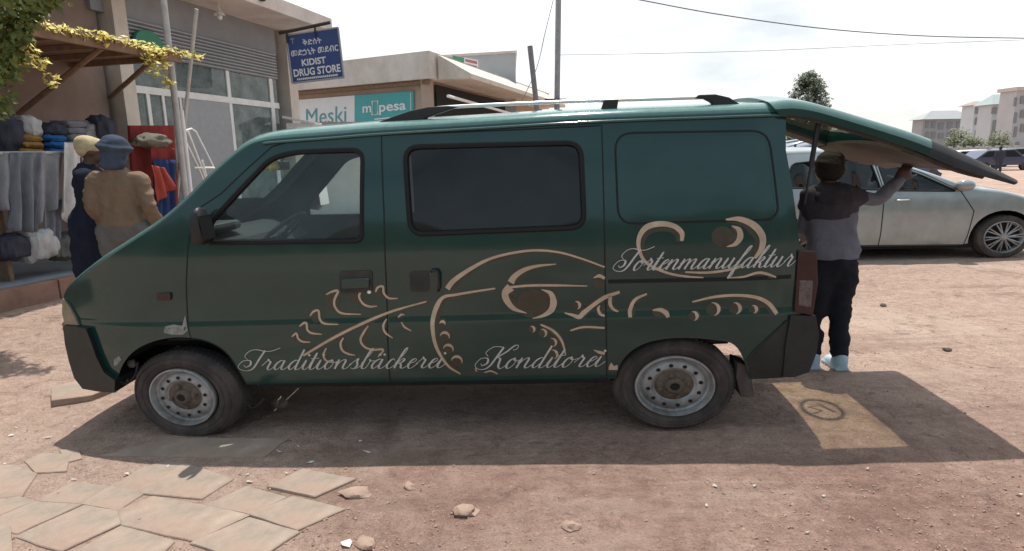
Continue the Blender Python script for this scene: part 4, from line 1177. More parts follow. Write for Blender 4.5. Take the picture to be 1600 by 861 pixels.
# ================================================================== LEFT SHOP
PZ = .30
SO = at_z(0, 415, PZ); SA = R(75)
SE = Vector((math.cos(SA), math.sin(SA), 0)); SI = Vector((-math.sin(SA), math.cos(SA), 0))   # along, inward
def SH(px, py, inw=0.0):
    Q = on_plane(px, py, SO+SI*inw, SI)-SO
    return Vector((Q.dot(SE), inw, Q.z+SO.z))
def SHW(px, py, inw=0.0): return on_plane(px, py, SO+SI*inw, SI)
shop = empty('shop_building', (SO.x, SO.y, 0), SA)
tag(shop, 'grey shop front with a rolled up shutter, white framed glazing and a concrete canopy', 'shop')
kw = (at_z(0, 455, PZ)-SO).dot(SI)           # kerb edge (negative = towards the street)
pv = empty('pavement', (SO.x, SO.y, 0), SA); tag(pv, kind='structure')
MB().bx((-6, kw+.16, -.3), (14, 3, PZ)).build('pavement_slab', MT['bluegrey'], pv)
mb = MB()
for k in range(26):
    x0 = -6+k*.77; mb.bx((x0, kw, -.3), (x0+.755, kw+.155, PZ-.004), .012)
mb.build('kerb', MT['redkerb'], pv)
tL = SH(184, 60).x; tR = SH(432, 120).x; tE = SH(456, 150).x
zc = SH(350, 20.5).z                     # canopy underside
zs0 = SH(423, 123).z; zs1 = SH(423, 83).z
ztr = SH(330, 153).z
W_ = MB()
W_.bx((-5, .12, PZ), (tL-.35, .35, zc)); W_.bx((tL-.4, .02, zs1), (tR+.1, .35, zc)); W_.bx((-5, .36, zc), (tE, 3.5, zc+4))
W_.bx((tE-.12, .1, PZ), (tE, 5, zc)); W_.bx((-5, 4.8, PZ), (tE, 5, zc))
W_.build('wall', MT['shopgrey'], shop)
MB().bx((-5, .09, PZ), (SH(172, 120).x-.02, .118, zc-.02)).build('lower_wall', MT['brownwall'], shop)
for a, b in ((SH(176, 100).x, SH(197, 100).x), (SH(443, 120).x, SH(456, 120).x)):
    MB().bx((a, -.14, PZ), (b, .34, zc-.005)).build('pillar', MT['beige'], shop)
c_ = MB(); co = -1.05
c_.bx((-5, co, zc), (tE+.25, .355, zc+.28), .01); c_.build('canopy', MT['paleconc'], shop)
sh = MB(); n = 9
for k in range(n):
    z0 = zs0+(zs1-zs0)*k/n; z1 = zs0+(zs1-zs0)*(k+1)/n
    sh.prism([Vector((tL, .0, z0)), Vector((tL, -.035, z0+(z1-z0)*.35)), Vector((tL, -.035, z0+(z1-z0)*.7)), Vector((tL, .0, z1-.004))], (tR-tL, 0, 0))
sh.build('shutter', MT['shutter'], shop)
fr_ = MB()
def bar(t, z0, z1, w=.06): fr_.bx((t-w/2, .0, z0), (t+w/2, .06, z1))
bar(SH(426, 160).x, PZ, zs0, .12); bar(SH(360, 158).x, PZ, zs0, .09); bar(SH(234, 170).x, PZ, ztr, .07); bar(SH(256, 160).x, PZ, ztr, .05); bar(tL+.05, PZ, zs0, .08); bar(SH(284, 170).x, PZ, ztr, .05)
fr_.bx((tL, -.008, ztr-.06), (tR, .068, ztr+.06)); fr_.bx((tL, .002, PZ+.0), (tR, .058, PZ+.12))
zsill = SH(372, 342).z
fr_.bx((SH(360, 158).x+.05, -.005, zsill-.03), (tR, .063, zsill+.04))
fr_.build('window_frame', MT['white'], shop)
MB().bx((tL, .025, PZ), (tR, .032, zs0)).build('window_pane', MT['shopglass'], shop)
dr = MB(); dr.bx((SH(284, 170).x+.03, -.012, PZ+.06), (SH(360, 158).x-.05, .014, ztr-.065)); dr.build('door', MT['shutter'], shop)
MB().bx((-5, .5, PZ), (tE-.2, .55, zc-.3)).build('interior_partition', MT['shutter'], shop)
lm = MB(); q = SH(341, 5, -.45); lm.tube([(q.x, q.y, zc), (q.x, q.y, zc-.12)], .012, 6); lm.lathe([(.02, 0), (.05, .05), (.10, .10), (.10, .115)], 20, 1, Matrix.Translation((q.x, q.y, zc-.10)) @ Matrix.Rotation(R(-90), 4, 'X'))
lm.blob((q.x, q.y, zc-.24), (.05, .05, .06), 10); lm.build('canopy_lamp', MT['white'], shop, smooth=40)
mb = MB(); q = SH(409, 10, co-.02); mb.box((q.x, co-.03, zc+.16), (.14, .10, .14), None, .02); mb.build('floodlight', MT['black'], shop)
# round green sign over the awning
sg = empty('round_sign', (0, 0, 0)); q = SHW(232, 66, -.10); sg.location = q; sg.rotation_euler = (0, 0, SA)
tag(sg, 'round green sign half hidden behind the garlanded awning', 'sign')
rg_ = (SHW(232, 48, -.10)-q).length
MB().lathe([(0, -.03), (rg_*.96, -.03), (rg_, -.015), (rg_, .02), (0, .02)], 40, 1.5).build('sign_disc', M_plain('sign_green', (.02, .20, .11), .5, var=.06), sg, smooth=40)

# awning with struts and garland
aw = empty('awning', (SO.x, SO.y, 0), SA); tag(aw, 'wooden awning with a yellow garland over the clothes stall', 'awning')
ai = kw-.05
qa, qb = SH(20, 50, ai), SH(282, 88, ai); zaw = (qa.z+qb.z)/2
rows = []
MB().bx((-3.2, ai+.05, zaw+.04), (qb.x-.05, .1, zaw+.065)).build('awning_sheet', MT['wood'], aw)
rf = MB()
for k in range(9):
    t = -3+(qb.x+2.9)*k/8; rf.bx((t-.03, ai+.04, zaw-.03), (t+.03, .08, zaw+.035))
rf.build('rafters', MT['wood'], aw)
MB().bx((-3.2, ai-.02, zaw-.05), (qb.x, ai+.035, zaw+.09), .01).build('front_beam', MT['wood'], aw)
for (p1, p2) in (((165, 85), (30, 182)), ((250, 112), (178, 152))):
    a = SH(*p1, ai); b = SH(*p2, .0)
    mb = MB(); mb.tube([(a.x, ai+.05, zaw-.03), (b.x, .08, b.z)], .035, 6); mb.build('strut', MT['wood'], aw)
def leaves(mb, c, rad, n, size, rg, flat=0.0):
    for _ in range(n):
        d = Vector((rg.gauss(0, 1), rg.gauss(0, 1), rg.gauss(0, 1))); d = d.normalized()*rg.random()**.4
        p = Vector(c)+Vector((d.x*rad[0], d.y*rad[1], d.z*rad[2]))
        a = Vector((rg.uniform(-1, 1), rg.uniform(-1, 1), rg.uniform(-1, 1))).normalized(); b = a.orthogonal().normalized()
        s = size*rg.uniform(.6, 1.4)
        mb.add([p-a*s, p+b*s*.45, p+a*s, p-b*s*.45], [(0, 1, 2, 3)])
gd = MB(); rr0 = random.Random(21)
for k in range(90):
    u = k/89; t = -2+(qb.x+.35+2)*u
    leaves(gd, (t, ai-.04, zaw+.08+.03*math.sin(k*1.7)), (.06, .06, .05), 4+int(9*abs(math.sin(k*.7))), .035, rr0)
for (px, py) in ((20, 38), (45, 75), (42, 98), (66, 95), (80, 125), (160, 62), (235, 95), (240, 110), (258, 102), (262, 130), (228, 82), (250, 85)):
    q = SH(px, py, ai-.05); leaves(gd, q, (.09, .09, .10), 38, .042, rr0)
o = gd.build('garland', MT['leaf_gard'], None); o.location = (SO.x, SO.y, 0); o.rotation_euler = (0, 0, SA)
tag(o, 'yellow leafy garland draped along the front of the awning', 'garland')

# poles
def pole_world(p0, p1, r, m, lab, name='pole', grp=None):
    mb = MB(); p0 = Vector(p0); p1 = Vector(p1); mb.tube([Vector((0, 0, 0)), p1-p0], r, 14)
    o = mb.build(name, m, smooth=40); o.location = p0; tag(o, lab, 'pole', grp); return o
ip = kw+.25
b = SHW(282, 240, ip); t_ = SHW(256, 5, ip)
pole_world((b.x, b.y, PZ), (b.x+(t_.x-b.x)*1.1, b.y+(t_.y-b.y)*1.1, t_.z+.6), .046, MT['pole'], 'thick pale pole standing in front of the shop, topmost end out of frame')
b = SHW(288, 195, ip+.2); t_ = SHW(307, 14, ip-.4)
d = (t_-b); b2 = b-d*((b.z-PZ)/d.z)
pole_world(b2, t_, .027, MT['pole'], 'thin white pole leaning left to right against the shop canopy')
b = SHW(292, 250, ip+.1); t_ = SHW(283, 172, ip+.1); d = t_-b; b2 = b-d*((b.z-PZ)/d.z)
pole_world(b2, t_, .035, MT['white'], 'short white pole leaning beside the thick pale pole')
# drying rack of white tube
dr_ = MB(); ir = ip+.15
for L in ([(284, 214), (290, 204), (299, 201), (306, 206), (334, 262)], [(286, 212), (310, 262), (345, 348)], [(303, 262), (333, 262)], [(294, 206), (324, 285), (352, 348)], [(334, 262), (378, 338)], [(327, 300), (352, 298)], [(337, 325), (364, 322)], [(352, 300), (372, 345)], [(316, 250), (336, 330)]):
    dr_.tube([SHW(x, y, ir+.02*i) for i, (x, y) in enumerate(L)], .016, 8)
rk = dr_.build('drying_rack', MT['white']); tag(rk, 'folding white tube drying rack leaning beside the poles', 'drying rack')

# clothes stall
def cloth(pxq, inw, m, lab, name, cat, folds=5, amp=.05, grp=None, seed=0):
    # pxq: four corners tl, tr, br, bl in photo order; hangs as a folded sheet
    tl, tr_, br, bl = [SHW(x, y, inw) for x, y in pxq]
    o0 = (tl+tr_)/2; rows = []
    nu, nv = 28, 14
    for j in range(nv+1):
        v = j/nv; row = []
        for i in range(nu+1):
            u = i/nu
            p = (tl*(1-u)+tr_*u)*(1-v)+(bl*(1-u)+br*u)*v
            f = math.sin(u*folds*6.28+seed+1.2*noise.noise(Vector((u*3, v*2, seed))))*amp*(.35+.65*v)
            p = p+SI*f+Vector((0, 0, .04*noise.noise(Vector((u*4, seed, 0)))*v))
            row.append(p-o0)
        rows.append(row)
    mb = MB(); mb.grid(rows); o = mb.build(name, m, smooth=True); o.location = o0
    sdm = o.modifiers.new('thick', 'SOLIDIFY'); sdm.thickness = .008
    tag(o, lab, cat, grp); return o
G1 = M_cloth('grey_cloth', srgb(138, 139, 144)); G2 = M_cloth('blue_grey_cloth', srgb(120, 123, 131)); G3 = M_cloth('white_cloth', (.60, .59, .58)); G4 = M_cloth('dark_cloth', srgb(66, 68, 78))
G5 = M_cloth('blue_cloth', (.03, .13, .33)); G6 = M_cloth('ochre_cloth', (.30, .18, .06)); G7 = M_cloth('red_cloth', (.27, .05, .045)); G8 = M_cloth('tarp_blue', (.035, .06, .16)); G9 = M_cloth('pale_sack', (.42, .43, .44))
GH = 'garments hanging on the clothes stall'
ii = kw+.30
cloth([(-30, 240), (22, 238), (24, 330), (-30, 332)], ii, G1, 'grey garment hanging at the left edge of the clothes stall', 'hanging_garment', 'garment', 2.3, .06, GH, 1)
cloth([(18, 238), (64, 238), (58, 362), (16, 360)], ii-.06, G2, 'long blue grey garment hanging second from the left, reaching lowest', 'hanging_garment', 'garment', 2.2, .08, GH, 2)
cloth([(58, 238), (100, 240), (94, 316), (54, 352)], ii-.02, G1, 'mid grey garment hanging in front of the white sack', 'hanging_garment', 'garment', 1.7, .07, GH, 3)
cloth([(66, 310), (96, 312), (92, 385), (68, 380)], ii+.03, G2, 'lower grey sleeve hanging behind the white sack', 'hanging_garment', 'garment', 2, .04, GH, 4)
cloth([(98, 222), (126, 224), (124, 370), (94, 330)], ii-.08, G3, 'white garment hanging beside the person in the navy coat', 'hanging_garment', 'garment', 1.6, .06, GH, 5)
rail = MB(); rail.tube([SHW(-60, 240, ii), SHW(130, 238, ii)], .02, 8); rail.tube([SHW(-50, 240, ii), SHW(-50, 240, ii)*1-Vector((0, 0, SHW(-50, 240, ii).z-PZ))], .02, 8)
q = SHW(128, 238, ii); rail.tube([q, Vector((q.x, q.y, PZ))], .02, 8); o = rail.build('clothes_rail', MT['pole']); tag(o, 'metal clothes rail carrying the grey garments', 'clothes rail')
def stack(px0, px1, py0, py1, inw, m, lab, name, cat, grp=None, seed=0, jit=.25):
    a = SHW(px0, py1, inw); b = SHW(px1, py0, inw); c0 = (a+b)/2
    mb = MB(); u = abs((b-a).dot(SE))/2; h = abs(b.z-a.z)/2
    if name == 'cloth_bundle' and seed in (2, 4, 6):
        nl = max(2, int(h*2/.07)); rb_ = random.Random(seed)
        for k in range(nl):
            zc_ = -h+2*h*(k+.5)/nl; r_ = []
            for (dz, ins) in ((-.5, .05), (-.45, .01), (0, -.012), (.45, .01), (.5, .05)):
                ring = []
                ox, oy = rb_.uniform(-.015, .015), 0
                for q in range(28):
                    a_ = 6.2832*q/28; ca, sa = math.cos(a_), math.sin(a_)
                    ex = abs(ca)**.45*(1 if ca > 0 else -1); ey = abs(sa)**.45*(1 if sa > 0 else -1)
                    w_ = .018*noise.noise(Vector((ex*3, ey*3, k*2.1+seed)))
                    ring.append(Vector(((u*.95-ins+w_)*ex+ox, (.17-ins+w_)*ey, zc_+dz*2*h/nl*.97+.02*noise.noise(Vector((ex*2, ey*2, seed+k*.3))))))
                r_.append(ring+[ring[0]])
            mb.grid(r_); mb.add(r_[-1][:-1], [tuple(range(28))]); mb.add(r_[0][:-1], [tuple(range(28))])
    else:
        seg = 36; vs = []; fs = []; rn = 18
        for i in range(rn+1):
            th = math.pi*i/rn
            for k in range(seg):
                a_ = 6.2832*k/seg; d = Vector((math.sin(th)*math.cos(a_), math.sin(th)*math.sin(a_), math.cos(th)))
                dd = Vector([abs(c_)**.75*(1 if c_ > 0 else -1) for c_ in d]) if name in ('sack', 'cloth_bundle') else d
                q = 1+jit*noise.noise(d*1.7+Vector((seed, 0, 0)))+.16*noise.noise(Vector((d.x*4, d.y*4, d.z*2.2+seed)))+.08*abs(noise.noise(Vector((d.x*9, d.y*9, d.z*5+seed))))
                vs.append(Vector((dd.x*u, dd.y*.18, dd.z*h))*q)
        for i in range(rn):
            for k in range(seg): fs.append((i*seg+k, (i+1)*seg+k, (i+1)*seg+(k+1) % seg, i*seg+(k+1) % seg))
        mb.add(vs, fs)
    o = mb.build(name, m, smooth=50); o.location = c0; o.rotation_euler = (0, 0, SA); tag(o, lab, cat, grp); return o
GB = 'bundles of clothes on the stall shelf'
shf = MB(); qa = SH(-40, 243, ii+.35); qb = SH(140, 243, ii+.35)
shf.bx((qa.x, ii+.1, qa.z-.04), (qb.x, ii+.7, qa.z)); shf.bx((qa.x, ii+.15, PZ), (qa.x+.05, ii+.65, qa.z-.04)); shf.bx((qb.x-.05, ii+.15, PZ), (qb.x, ii+.65, qa.z-.04))
o = shf.build('stall_table', MT['wood']); o.location = (SO.x, SO.y, 0); o.rotation_euler = (0, 0, SA); tag(o, 'wooden stall table behind the hanging garments', 'table')
stack(-10, 26, 180, 243, ii+.3, G4, 'dark bundle of clothes at the left end of the stall shelf', 'cloth_bundle', 'bundle', GB, 1)
stack(20, 54, 212, 243, ii+.3, G6, 'ochre bundle of clothes under the pale one on the shelf', 'cloth_bundle', 'bundle', GB, 2)
stack(20, 54, 182, 214, ii+.3, G9, 'pale crumpled bundle on top of the ochre bundle', 'cloth_bundle', 'bundle', GB, 3)
stack(62, 94, 212, 243, ii+.3, G5, 'bright blue bundle of clothes on the stall shelf', 'cloth_bundle', 'bundle', GB, 4, .12)
stack(60, 92, 192, 214, ii+.3, G4, 'dark bundle on top of the bright blue one', 'cloth_bundle', 'bundle', GB, 5)
stack(96, 122, 190, 240, ii+.3, G2, 'blue grey bundle of clothes left of the beanie', 'cloth_bundle', 'bundle', GB, 6)
stack(120, 148, 192, 235, ii+.3, G1, 'grey bundle of clothes behind the beanie', 'cloth_bundle', 'bundle', GB, 7)
stack(146, 166, 182, 225, ii+.2, G4, 'upright dark bundle between the two heads', 'cloth_bundle', 'bundle', GB, 8)
stack(32, 78, 352, 412, ii+.10, G9, 'white sack on the pavement under the hanging garments', 'sack', 'sack', 'sacks under the stall', 9)
stack(-5, 34, 362, 412, ii+.12, G4, 'dark sack at the left under the hanging garments', 'sack', 'sack', 'sacks under the stall', 10)
stack(80, 122, 362, 412, ii+.12, M_cloth('grey_sack', srgb(100, 102, 98)), 'grey green sack beside the navy coat', 'sack', 'sack', 'sacks under the stall', 11)
# red display and bags right of the two people
bq = [SHW(206, 330, ip+.5), SHW(276, 330, ip+.5), SHW(272, 196, ip+.5), SHW(203, 196, ip+.5)]
bq[0].z = PZ; bq[1].z = PZ
mb = MB(); quad_panel(mb, bq, .05); o = mb.build('display_board', G7); tag(o, 'red display board standing behind the person in the tan jacket', 'display board')
stack(212, 262, 210, 232, ip+.35, M_cloth('khaki_cloth', srgb(120, 116, 106)), 'khaki cloth heap in front of the red display board', 'cloth_heap', 'cloth heap', None, 12)
cloth([(236, 228), (272, 232), (274, 266), (238, 262)], ip+.25, G7, 'dull red cloth hanging on the display board under the khaki heap', 'hanging_garment', 'garment', 1.5, .04, None, 13)
cloth([(236, 258), (256, 262), (274, 292), (246, 318)], ip+.12, M_cloth('orange_red_cloth', (.36, .075, .055)), 'pointed orange red cloth beside the tan jacket elbow', 'hanging_garment', 'garment', 2, .04, None, 6)
cloth([(240, 248), (274, 250), (276, 345), (242, 345)], ip+.2, G8, 'blue plastic sheet hanging behind the orange red cloth', 'hanging_sheet', 'sheet', 3, .04, None, 7)

# drug store sign on its bracket
kq = [at_y(457, 130, 13.2), at_y(537, 121, 13.2), at_y(528, 43, 13.2), at_y(447, 55, 13.2)]
ds_ = empty('hanging_sign', (kq[0]+kq[1]+kq[2]+kq[3])/4); tag(ds_, 'blue drug store sign with white Amharic and English letters hanging from a bracket', 'sign')
kl = [p-ds_.location for p in kq]
mb = MB(); quad_panel(mb, kl, .10); mb.build('sign_panel', MT['signblue'], ds_)
fm = MB(); 
for a, b in zip(kl, kl[1:]+kl[:1]): fm.tube([a, b], .022, 6)
fm.build('sign_frame', MT['shutter'], ds_)
bk = MB(); a = at_y(436, 52, 13.15)-ds_.location; b = at_y(516, 35, 13.15)-ds_.location; bk.tube([a, b], .035, 8)
for u in (.15, .7): 
    p = a+(b-a)*u; bk.tube([p, p-Vector((0, 0, .22))], .02, 6)
bk.build('bracket', MT['black'], ds_)
def rq(u0, v0, u1, v1): return (u0, v0, u1, v1)
text_quad('ቅድስት', kl, rq(.30, .74, .66, .87), MT['signwhite'], 'lettering', ds_, .006, .012)
text_quad('መድኃኒት መደብር', kl, rq(.05, .535, .96, .68), MT['signwhite'], 'lettering', ds_, .006, .02)
text_quad('KIDIST', kl, rq(.23, .325, .70, .465), MT['signwhite'], 'lettering', ds_, .006, .03)
text_quad('DRUG STORE', kl, rq(.05, .12, .96, .28), MT['signwhite'], 'lettering', ds_, .006, .03)
sm = MB(); 
for k in range(22):
    u = .10+.8*k/22; quad_panel(sm, lifted(sub_quad(kl, (u, .045, u+.026, .085)), .008), .004)
sm.build('small_print', MT['signwhite'], ds_)
lg = MB(); cxy = sub_quad(kl, (.06, .80, .17, .93)); quad_panel(lg, lifted(sub_quad(kl, (.10, .80, .115, .92)), .008), .004); quad_panel(lg, lifted(sub_quad(kl, (.07, .895, .145, .915)), .0105), .004); lg.build('small_emblem', MT['shutter'], ds_)

# ================================================================== BUILDING WITH THE TWO PANELS
cz_ = at_y(667, 125, 20.0); CO = Vector((cz_.x, cz_.y, 0))
LD = Vector((-.875, .485, 0)); RD = Vector((.31, .95, 0)).normalized()
LN = Vector((LD.y, -LD.x, 0)); LN = LN if LN.y < 0 else -LN
RN = Vector((RD.y, -RD.x, 0))
def LP(px, py, off=0.0): return on_plane(px, py, CO+LN*off, LN)
def RP(px, py, off=0.0): return on_plane(px, py, CO+RN*off, RN)
mk = empty('corner_shop', CO); tag(mk, 'pinkish corner shop with a concrete parapet and two flat advertising panels', 'shop')
L_ = lambda p: Vector(p)-CO
ze = LP(660, 126).z; zp = LP(660, 84).z
mb = MB(); E1 = LD*10; E2 = RD*14
mb.prism([Vector((0, 0, 0)), E1, E1+E2, E2], (0, 0, ze+.02)); mb.build('wall', MT['pink'], mk)
pa = MB(); ov = .45
p0 = LN*ov+RN*ov*.9
pa.prism([p0, E1+LN*ov, E1+E2+LN*ov, E2*1.0+RN*ov*.9][0:4], (0, 0, zp-ze)); o = pa.build('parapet', MT['paleconc'], mk); o.location = (0, 0, ze)
st_ = MB(); st_.prism([p0*.6, E1+LN*ov*.6, E1+LN*ov*.6+Vector((0, .2, 0)), p0*.6+Vector((0, .2, 0))], (0, 0, .12)); o = st_.build('cornice', MT['wood'], mk); o.location = (0, 0, ze-.14)
pc = MB(); pc.box((0, 0, ze/2), (.35, .35, ze)); o = pc.build('pillar', MT['pink'], mk)
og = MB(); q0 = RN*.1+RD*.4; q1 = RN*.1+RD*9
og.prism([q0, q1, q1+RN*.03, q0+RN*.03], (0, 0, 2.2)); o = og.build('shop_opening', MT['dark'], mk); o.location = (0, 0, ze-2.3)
# a sloping edge roof on the right hand side
cn = MB(); q0 = RN*ov*.9; q1 = E2*1.0+RN*.4
cn.prism([q0+Vector((0, 0, ze)), q0+RN*1.1+Vector((0, 0, ze-.02)), q0+RN*1.1+Vector((0, 0, ze+.12)), q0+Vector((0, 0, ze+.75))], RD*13); cn.build('side_canopy', MT['beige'], mk)
tb = MB(); tb.tube([L_(RP(700, 150, 1.0)), L_(RP(800, 178, 1.0))], .05, 8); tb.build('white_rail', MT['white'], mk)
for px, py in ((470, 155),):
    pass
m1 = [LP(467, 215, .06), LP(554, 206, .06), LP(554, 149, .06), LP(467, 156, .06)]
m2 = [LP(554.6, 206, .06), LP(646, 197, .06), LP(646, 142, .06), LP(554.6, 148.9, .06)]
for qd, mt, nm, lab in ((m1, MT['signwhite'], 'advert_panel', 'white advertising panel with teal lettering on the corner shop'), (m2, MT['signteal'], 'advert_panel', 'teal advertising panel with white lettering on the corner shop')):
    r_ = empty(nm, qd[0]); tag(r_, lab, 'sign', 'advertising panels on the corner shop'); ql = [p-qd[0] for p in qd]
    mb = MB(); quad_panel(mb, ql, .05); mb.build('panel', mt, r_)
    if mt is MT['signwhite']:
        text_quad('Meski', ql, (.14, .30, .86, .74), MT['tealtext'], 'lettering', r_, .01, .0)
    else:
        text_quad('m', ql, (.14, .50, .295, .68), MT['signwhite'], 'lettering', r_, .01, .02)
        text_quad('pesa', ql, (.43, .40, .88, .68), MT['signwhite'], 'lettering', r_, .01, .02)
        ph = MB(); a = sub_quad(ql, (.315, .42, .41, .80)); n_ = (ql[1]-ql[0]).cross(ql[3]-ql[0]).normalized()
        ph.tube([p+n_*.012 for p in a], .035, 6, closed=True); ph.build('phone_symbol', MT['signwhite'], r_)
        sm = MB(); quad_panel(sm, lifted(sub_quad(ql, (.955, .30, .965, .95)), .012), .004); sm.build('panel_stripe', MT['signwhite'], r_)
        sm = MB(); quad_panel(sm, lifted(sub_quad(ql, (.35, .28, .62, .315)), .012), .004); sm.build('small_print', MT['signwhite'], r_)
# upper grey storey behind it
gq = [at_y(660, 200, 27), at_y(812, 200, 27), at_y(804.5, 83, 27), at_y(660, 92, 27)]
ug = empty('grey_block', (gq[0].x, 27, 0)); tag(ug, 'plain grey upper block rising behind the corner shop', 'building')
mb = MB(); x1 = (at_y(806, 120, 27)).x; zt = gq[2].z; zt0 = at_y(668, 92, 27).z
mb.prism([Vector((0, 0, 0)), Vector((x1-gq[0].x, 0, 0)), Vector((x1-gq[0].x, 0, zt)), Vector((0, 0, zt0))], (0, 6, 0)); mb.build('wall', MT['upgrey'], ug)
mb = MB(); mb.prism([Vector((-.1, -.06, zt0+.003)), Vector((x1-gq[0].x+.06, -.06, zt+.003)), Vector((x1-gq[0].x+.06, -.06, zt+.10)), Vector((-.1, -.06, zt0+.10))], (0, 6.1, 0)); mb.build('roof_edge', MT['paleconc'], ug)
sq = [at_y(708, 113, 25.5), at_y(747, 128, 25.5), at_y(747, 94, 25.5), at_y(707, 86, 25.5)]
r_ = empty('shop_sign', sq[0]); tag(r_, 'small faded sign with green and red bands standing on the side canopy', 'sign'); ql = [p-sq[0] for p in sq]
mb = MB(); quad_panel(mb, ql, .12); mb.build('panel', MT['signwhite'], r_)
mb = MB(); quad_panel(mb, lifted(sub_quad(ql, (.0, .72, .45, .98)), .01), .005); quad_panel(mb, lifted(sub_quad(ql, (.02, .1, .10, .7)), .01), .005); mb.build('green_band', M_plain('faded_green', (.10, .26, .16), .6), r_)
mb = MB()
for v in (.80, .58): quad_panel(mb, lifted(sub_quad(ql, (.5, v, .96, v+.13)), .01), .005)
quad_panel(mb, lifted(sub_quad(ql, (.2, .12, .95, .30)), .01), .005); mb.build('red_band', M_plain('faded_red', (.45, .15, .14), .6), r_)
for (a, b) in ((.08, .2), (.8, .92)):
    mb = MB(); p = sub_quad(ql, (a, 0, b, 1))[0]; mb.tube([p, p-Vector((0, 0, 1.0))], .04, 6); mb.build('sign_leg', MT['black'], r_)
# grey wall between the two shops
gw = empty('boundary_wall', at_y(520, 420, 15)); gw.location.z = 0; tag(gw, 'grey block wall between the drug store and the corner shop', 'wall')
a = at_y(452, 300, 15); b = at_y(660, 300, 15.6); zt = at_y(560, 196, 15).z
mb = MB(); mb.prism([Vector((a.x-gw.location.x, 0, 0)), Vector((b.x-gw.location.x, .6, 0)), Vector((b.x-gw.location.x, .8, 0)), Vector((a.x-gw.location.x, .2, 0))], (0, 0, zt)); mb.build('wall_face', M_plain('pale_block_wall', (.66, .65, .60), .9, var=.08, scale=3, dirt=((.5, .46, .42), .4)), gw)
mb = MB(); mb.prism([Vector((a.x-gw.location.x, -.05, 0)), Vector((b.x-gw.location.x, .55, 0)), Vector((b.x-gw.location.x, .85, 0)), Vector((a.x-gw.location.x, .25, 0))], (0, 0, .1)); o = mb.build('coping', MT['concrete'], gw); o.location = (0, 0, zt)
wq = at_y(462, 189, 14.2); mb = MB(); mb.box((0, 0, 0), (.75, .5, .05), Matrix.Rotation(R(12), 3, 'Y'), .01); mb.bx((-.3, -.2, -.6), (.3, .2, -.06)); o = mb.build('white_cabinet', MT['white']); o.location = (wq.x+.15, wq.y, wq.z); tag(o, 'white cabinet top peeking over the van roof by the drug store', 'cabinet')

# ================================================================== POLES, WIRES, FAR THINGS
p = at_y(868, 170, 22); t_ = at_y(867.5, -40, 22)
pole_world((p.x, 22, 0), (t_.x+.12, 22, t_.z), .10, M_plain('utility_pole_grey', (.30, .30, .31), .8), 'tall grey utility pole rising out of the frame', 'utility_pole')
mb = MB(); p = at_y(868, 157, 21.8); mb.box((0, 0, 0), (.75, .12, .12)); mb.box((0, 0, -.45), (.65, .12, .10)); o = mb.build('crossarm', MT['bark'], bpy.data.objects['utility_pole']); o.location = Vector((p.x, 21.85, p.z))-bpy.data.objects['utility_pole'].location
b = at_y(840, 180, 20); t_ = at_y(828, 72, 20); d = t_-b; b2 = b-d*(b.z/d.z)
pole_world(b2, t_, .085, M_plain('leaning_pole_grey', (.21, .20, .21), .8), 'short dark pole leaning left beside the tall utility pole', 'post')
def wire(pts, r, lab, sag=0):
    mb = MB(); P = crom(pts, 10); o0 = P[0]; mb.tube([q-o0 for q in P], r, 5); o = mb.build('wire', MT['wire'], smooth=True); o.location = o0; tag(o, lab, 'wire')
wire([at_y(990, -2, 15), at_y(1120, 22, 15.4), at_y(1280, 44, 15.8), at_y(1440, 56, 16.2), at_y(1610, 60, 16.5)], .014, 'upper overhead wire sagging to the right edge of the photo')
wire([at_y(868, 86, 22), at_y(1000, 84, 22), at_y(1200, 79, 22), at_y(1400, 70, 22), at_y(1610, 62, 22)], .008, 'thin lower overhead wire running right from the utility pole')
wire([at_y(866, -6, 21), at_y(852, 50, 20.8), at_y(838, 108, 20.6), at_y(812, 165, 20.4)], .012, 'slanting stay wire between the two poles')

def tree(name, base, h, crown, n, size, m, lab, rad, trunk_r=.12, seed=0, stems=None, cat='tree', grp=None):
    rt = empty(name, base); tag(rt, lab, cat, grp); rg = random.Random(seed)
    tk = MB(); tk.tube([(0, 0, -.1), (.03*h*.1, 0, h*.4), (0, 0, h*.92)], [trunk_r, trunk_r*.7, trunk_r*.15], 8)
    for k in range(10):
        z = h*rg.uniform(.25, .85); a = rg.uniform(0, 6.28); L = rad*.8*(1-z/h*.6); tk.tube([(0, 0, z), (L*math.cos(a), L*math.sin(a), z+L*.4)], [trunk_r*.3, trunk_r*.08], 5)
    tk.build('trunk', MT['bark'], rt)
    cw = MB(); crown(cw, rg); cw.build('crown', m, rt); return rt
def conifer(h, r0, n, size):
    def f(cw, rg):
        for k in range(n):
            z = h*(.12+.88*rg.random()**.8); r = r0*(1-((z/h-.35)/.68)**2)**.5 if z/h > .35 else r0*(.7+.3*z/h/.35)
            a = rg.uniform(0, 6.28); q = r*rg.uniform(.25, 1.0)
            if noise.noise(Vector((math.cos(a)*1.6, math.sin(a)*1.6, z*.9))) < -.3: continue
            leaves(cw, (q*math.cos(a)*1.0, q*math.sin(a), z), (.22, .22, .25), 10, size, rg)
    return f
tb_ = at_y(1255, 250, 34); th_ = at_y(1256, 117, 34).z
tree('conifer_tree', (tb_.x, 34, 0), th_, conifer(th_, 1.32, 900, .10), 0, 0, MT['leaf_dark'], 'rounded conifer standing alone above the raised tailgate', .9, .16, 3)
def bushy(r, n, size, zc=1.0):
    def f(cw, rg):
        for k in range(n):
            d = Vector((rg.gauss(0, 1), rg.gauss(0, 1), rg.gauss(0, .8))).normalized()*rg.random()**.35
            leaves(cw, (d.x*r, d.y*r*.7, zc*r+d.z*r*.9), (.3*r*.4,)*3, 8, size, rg)
    return f
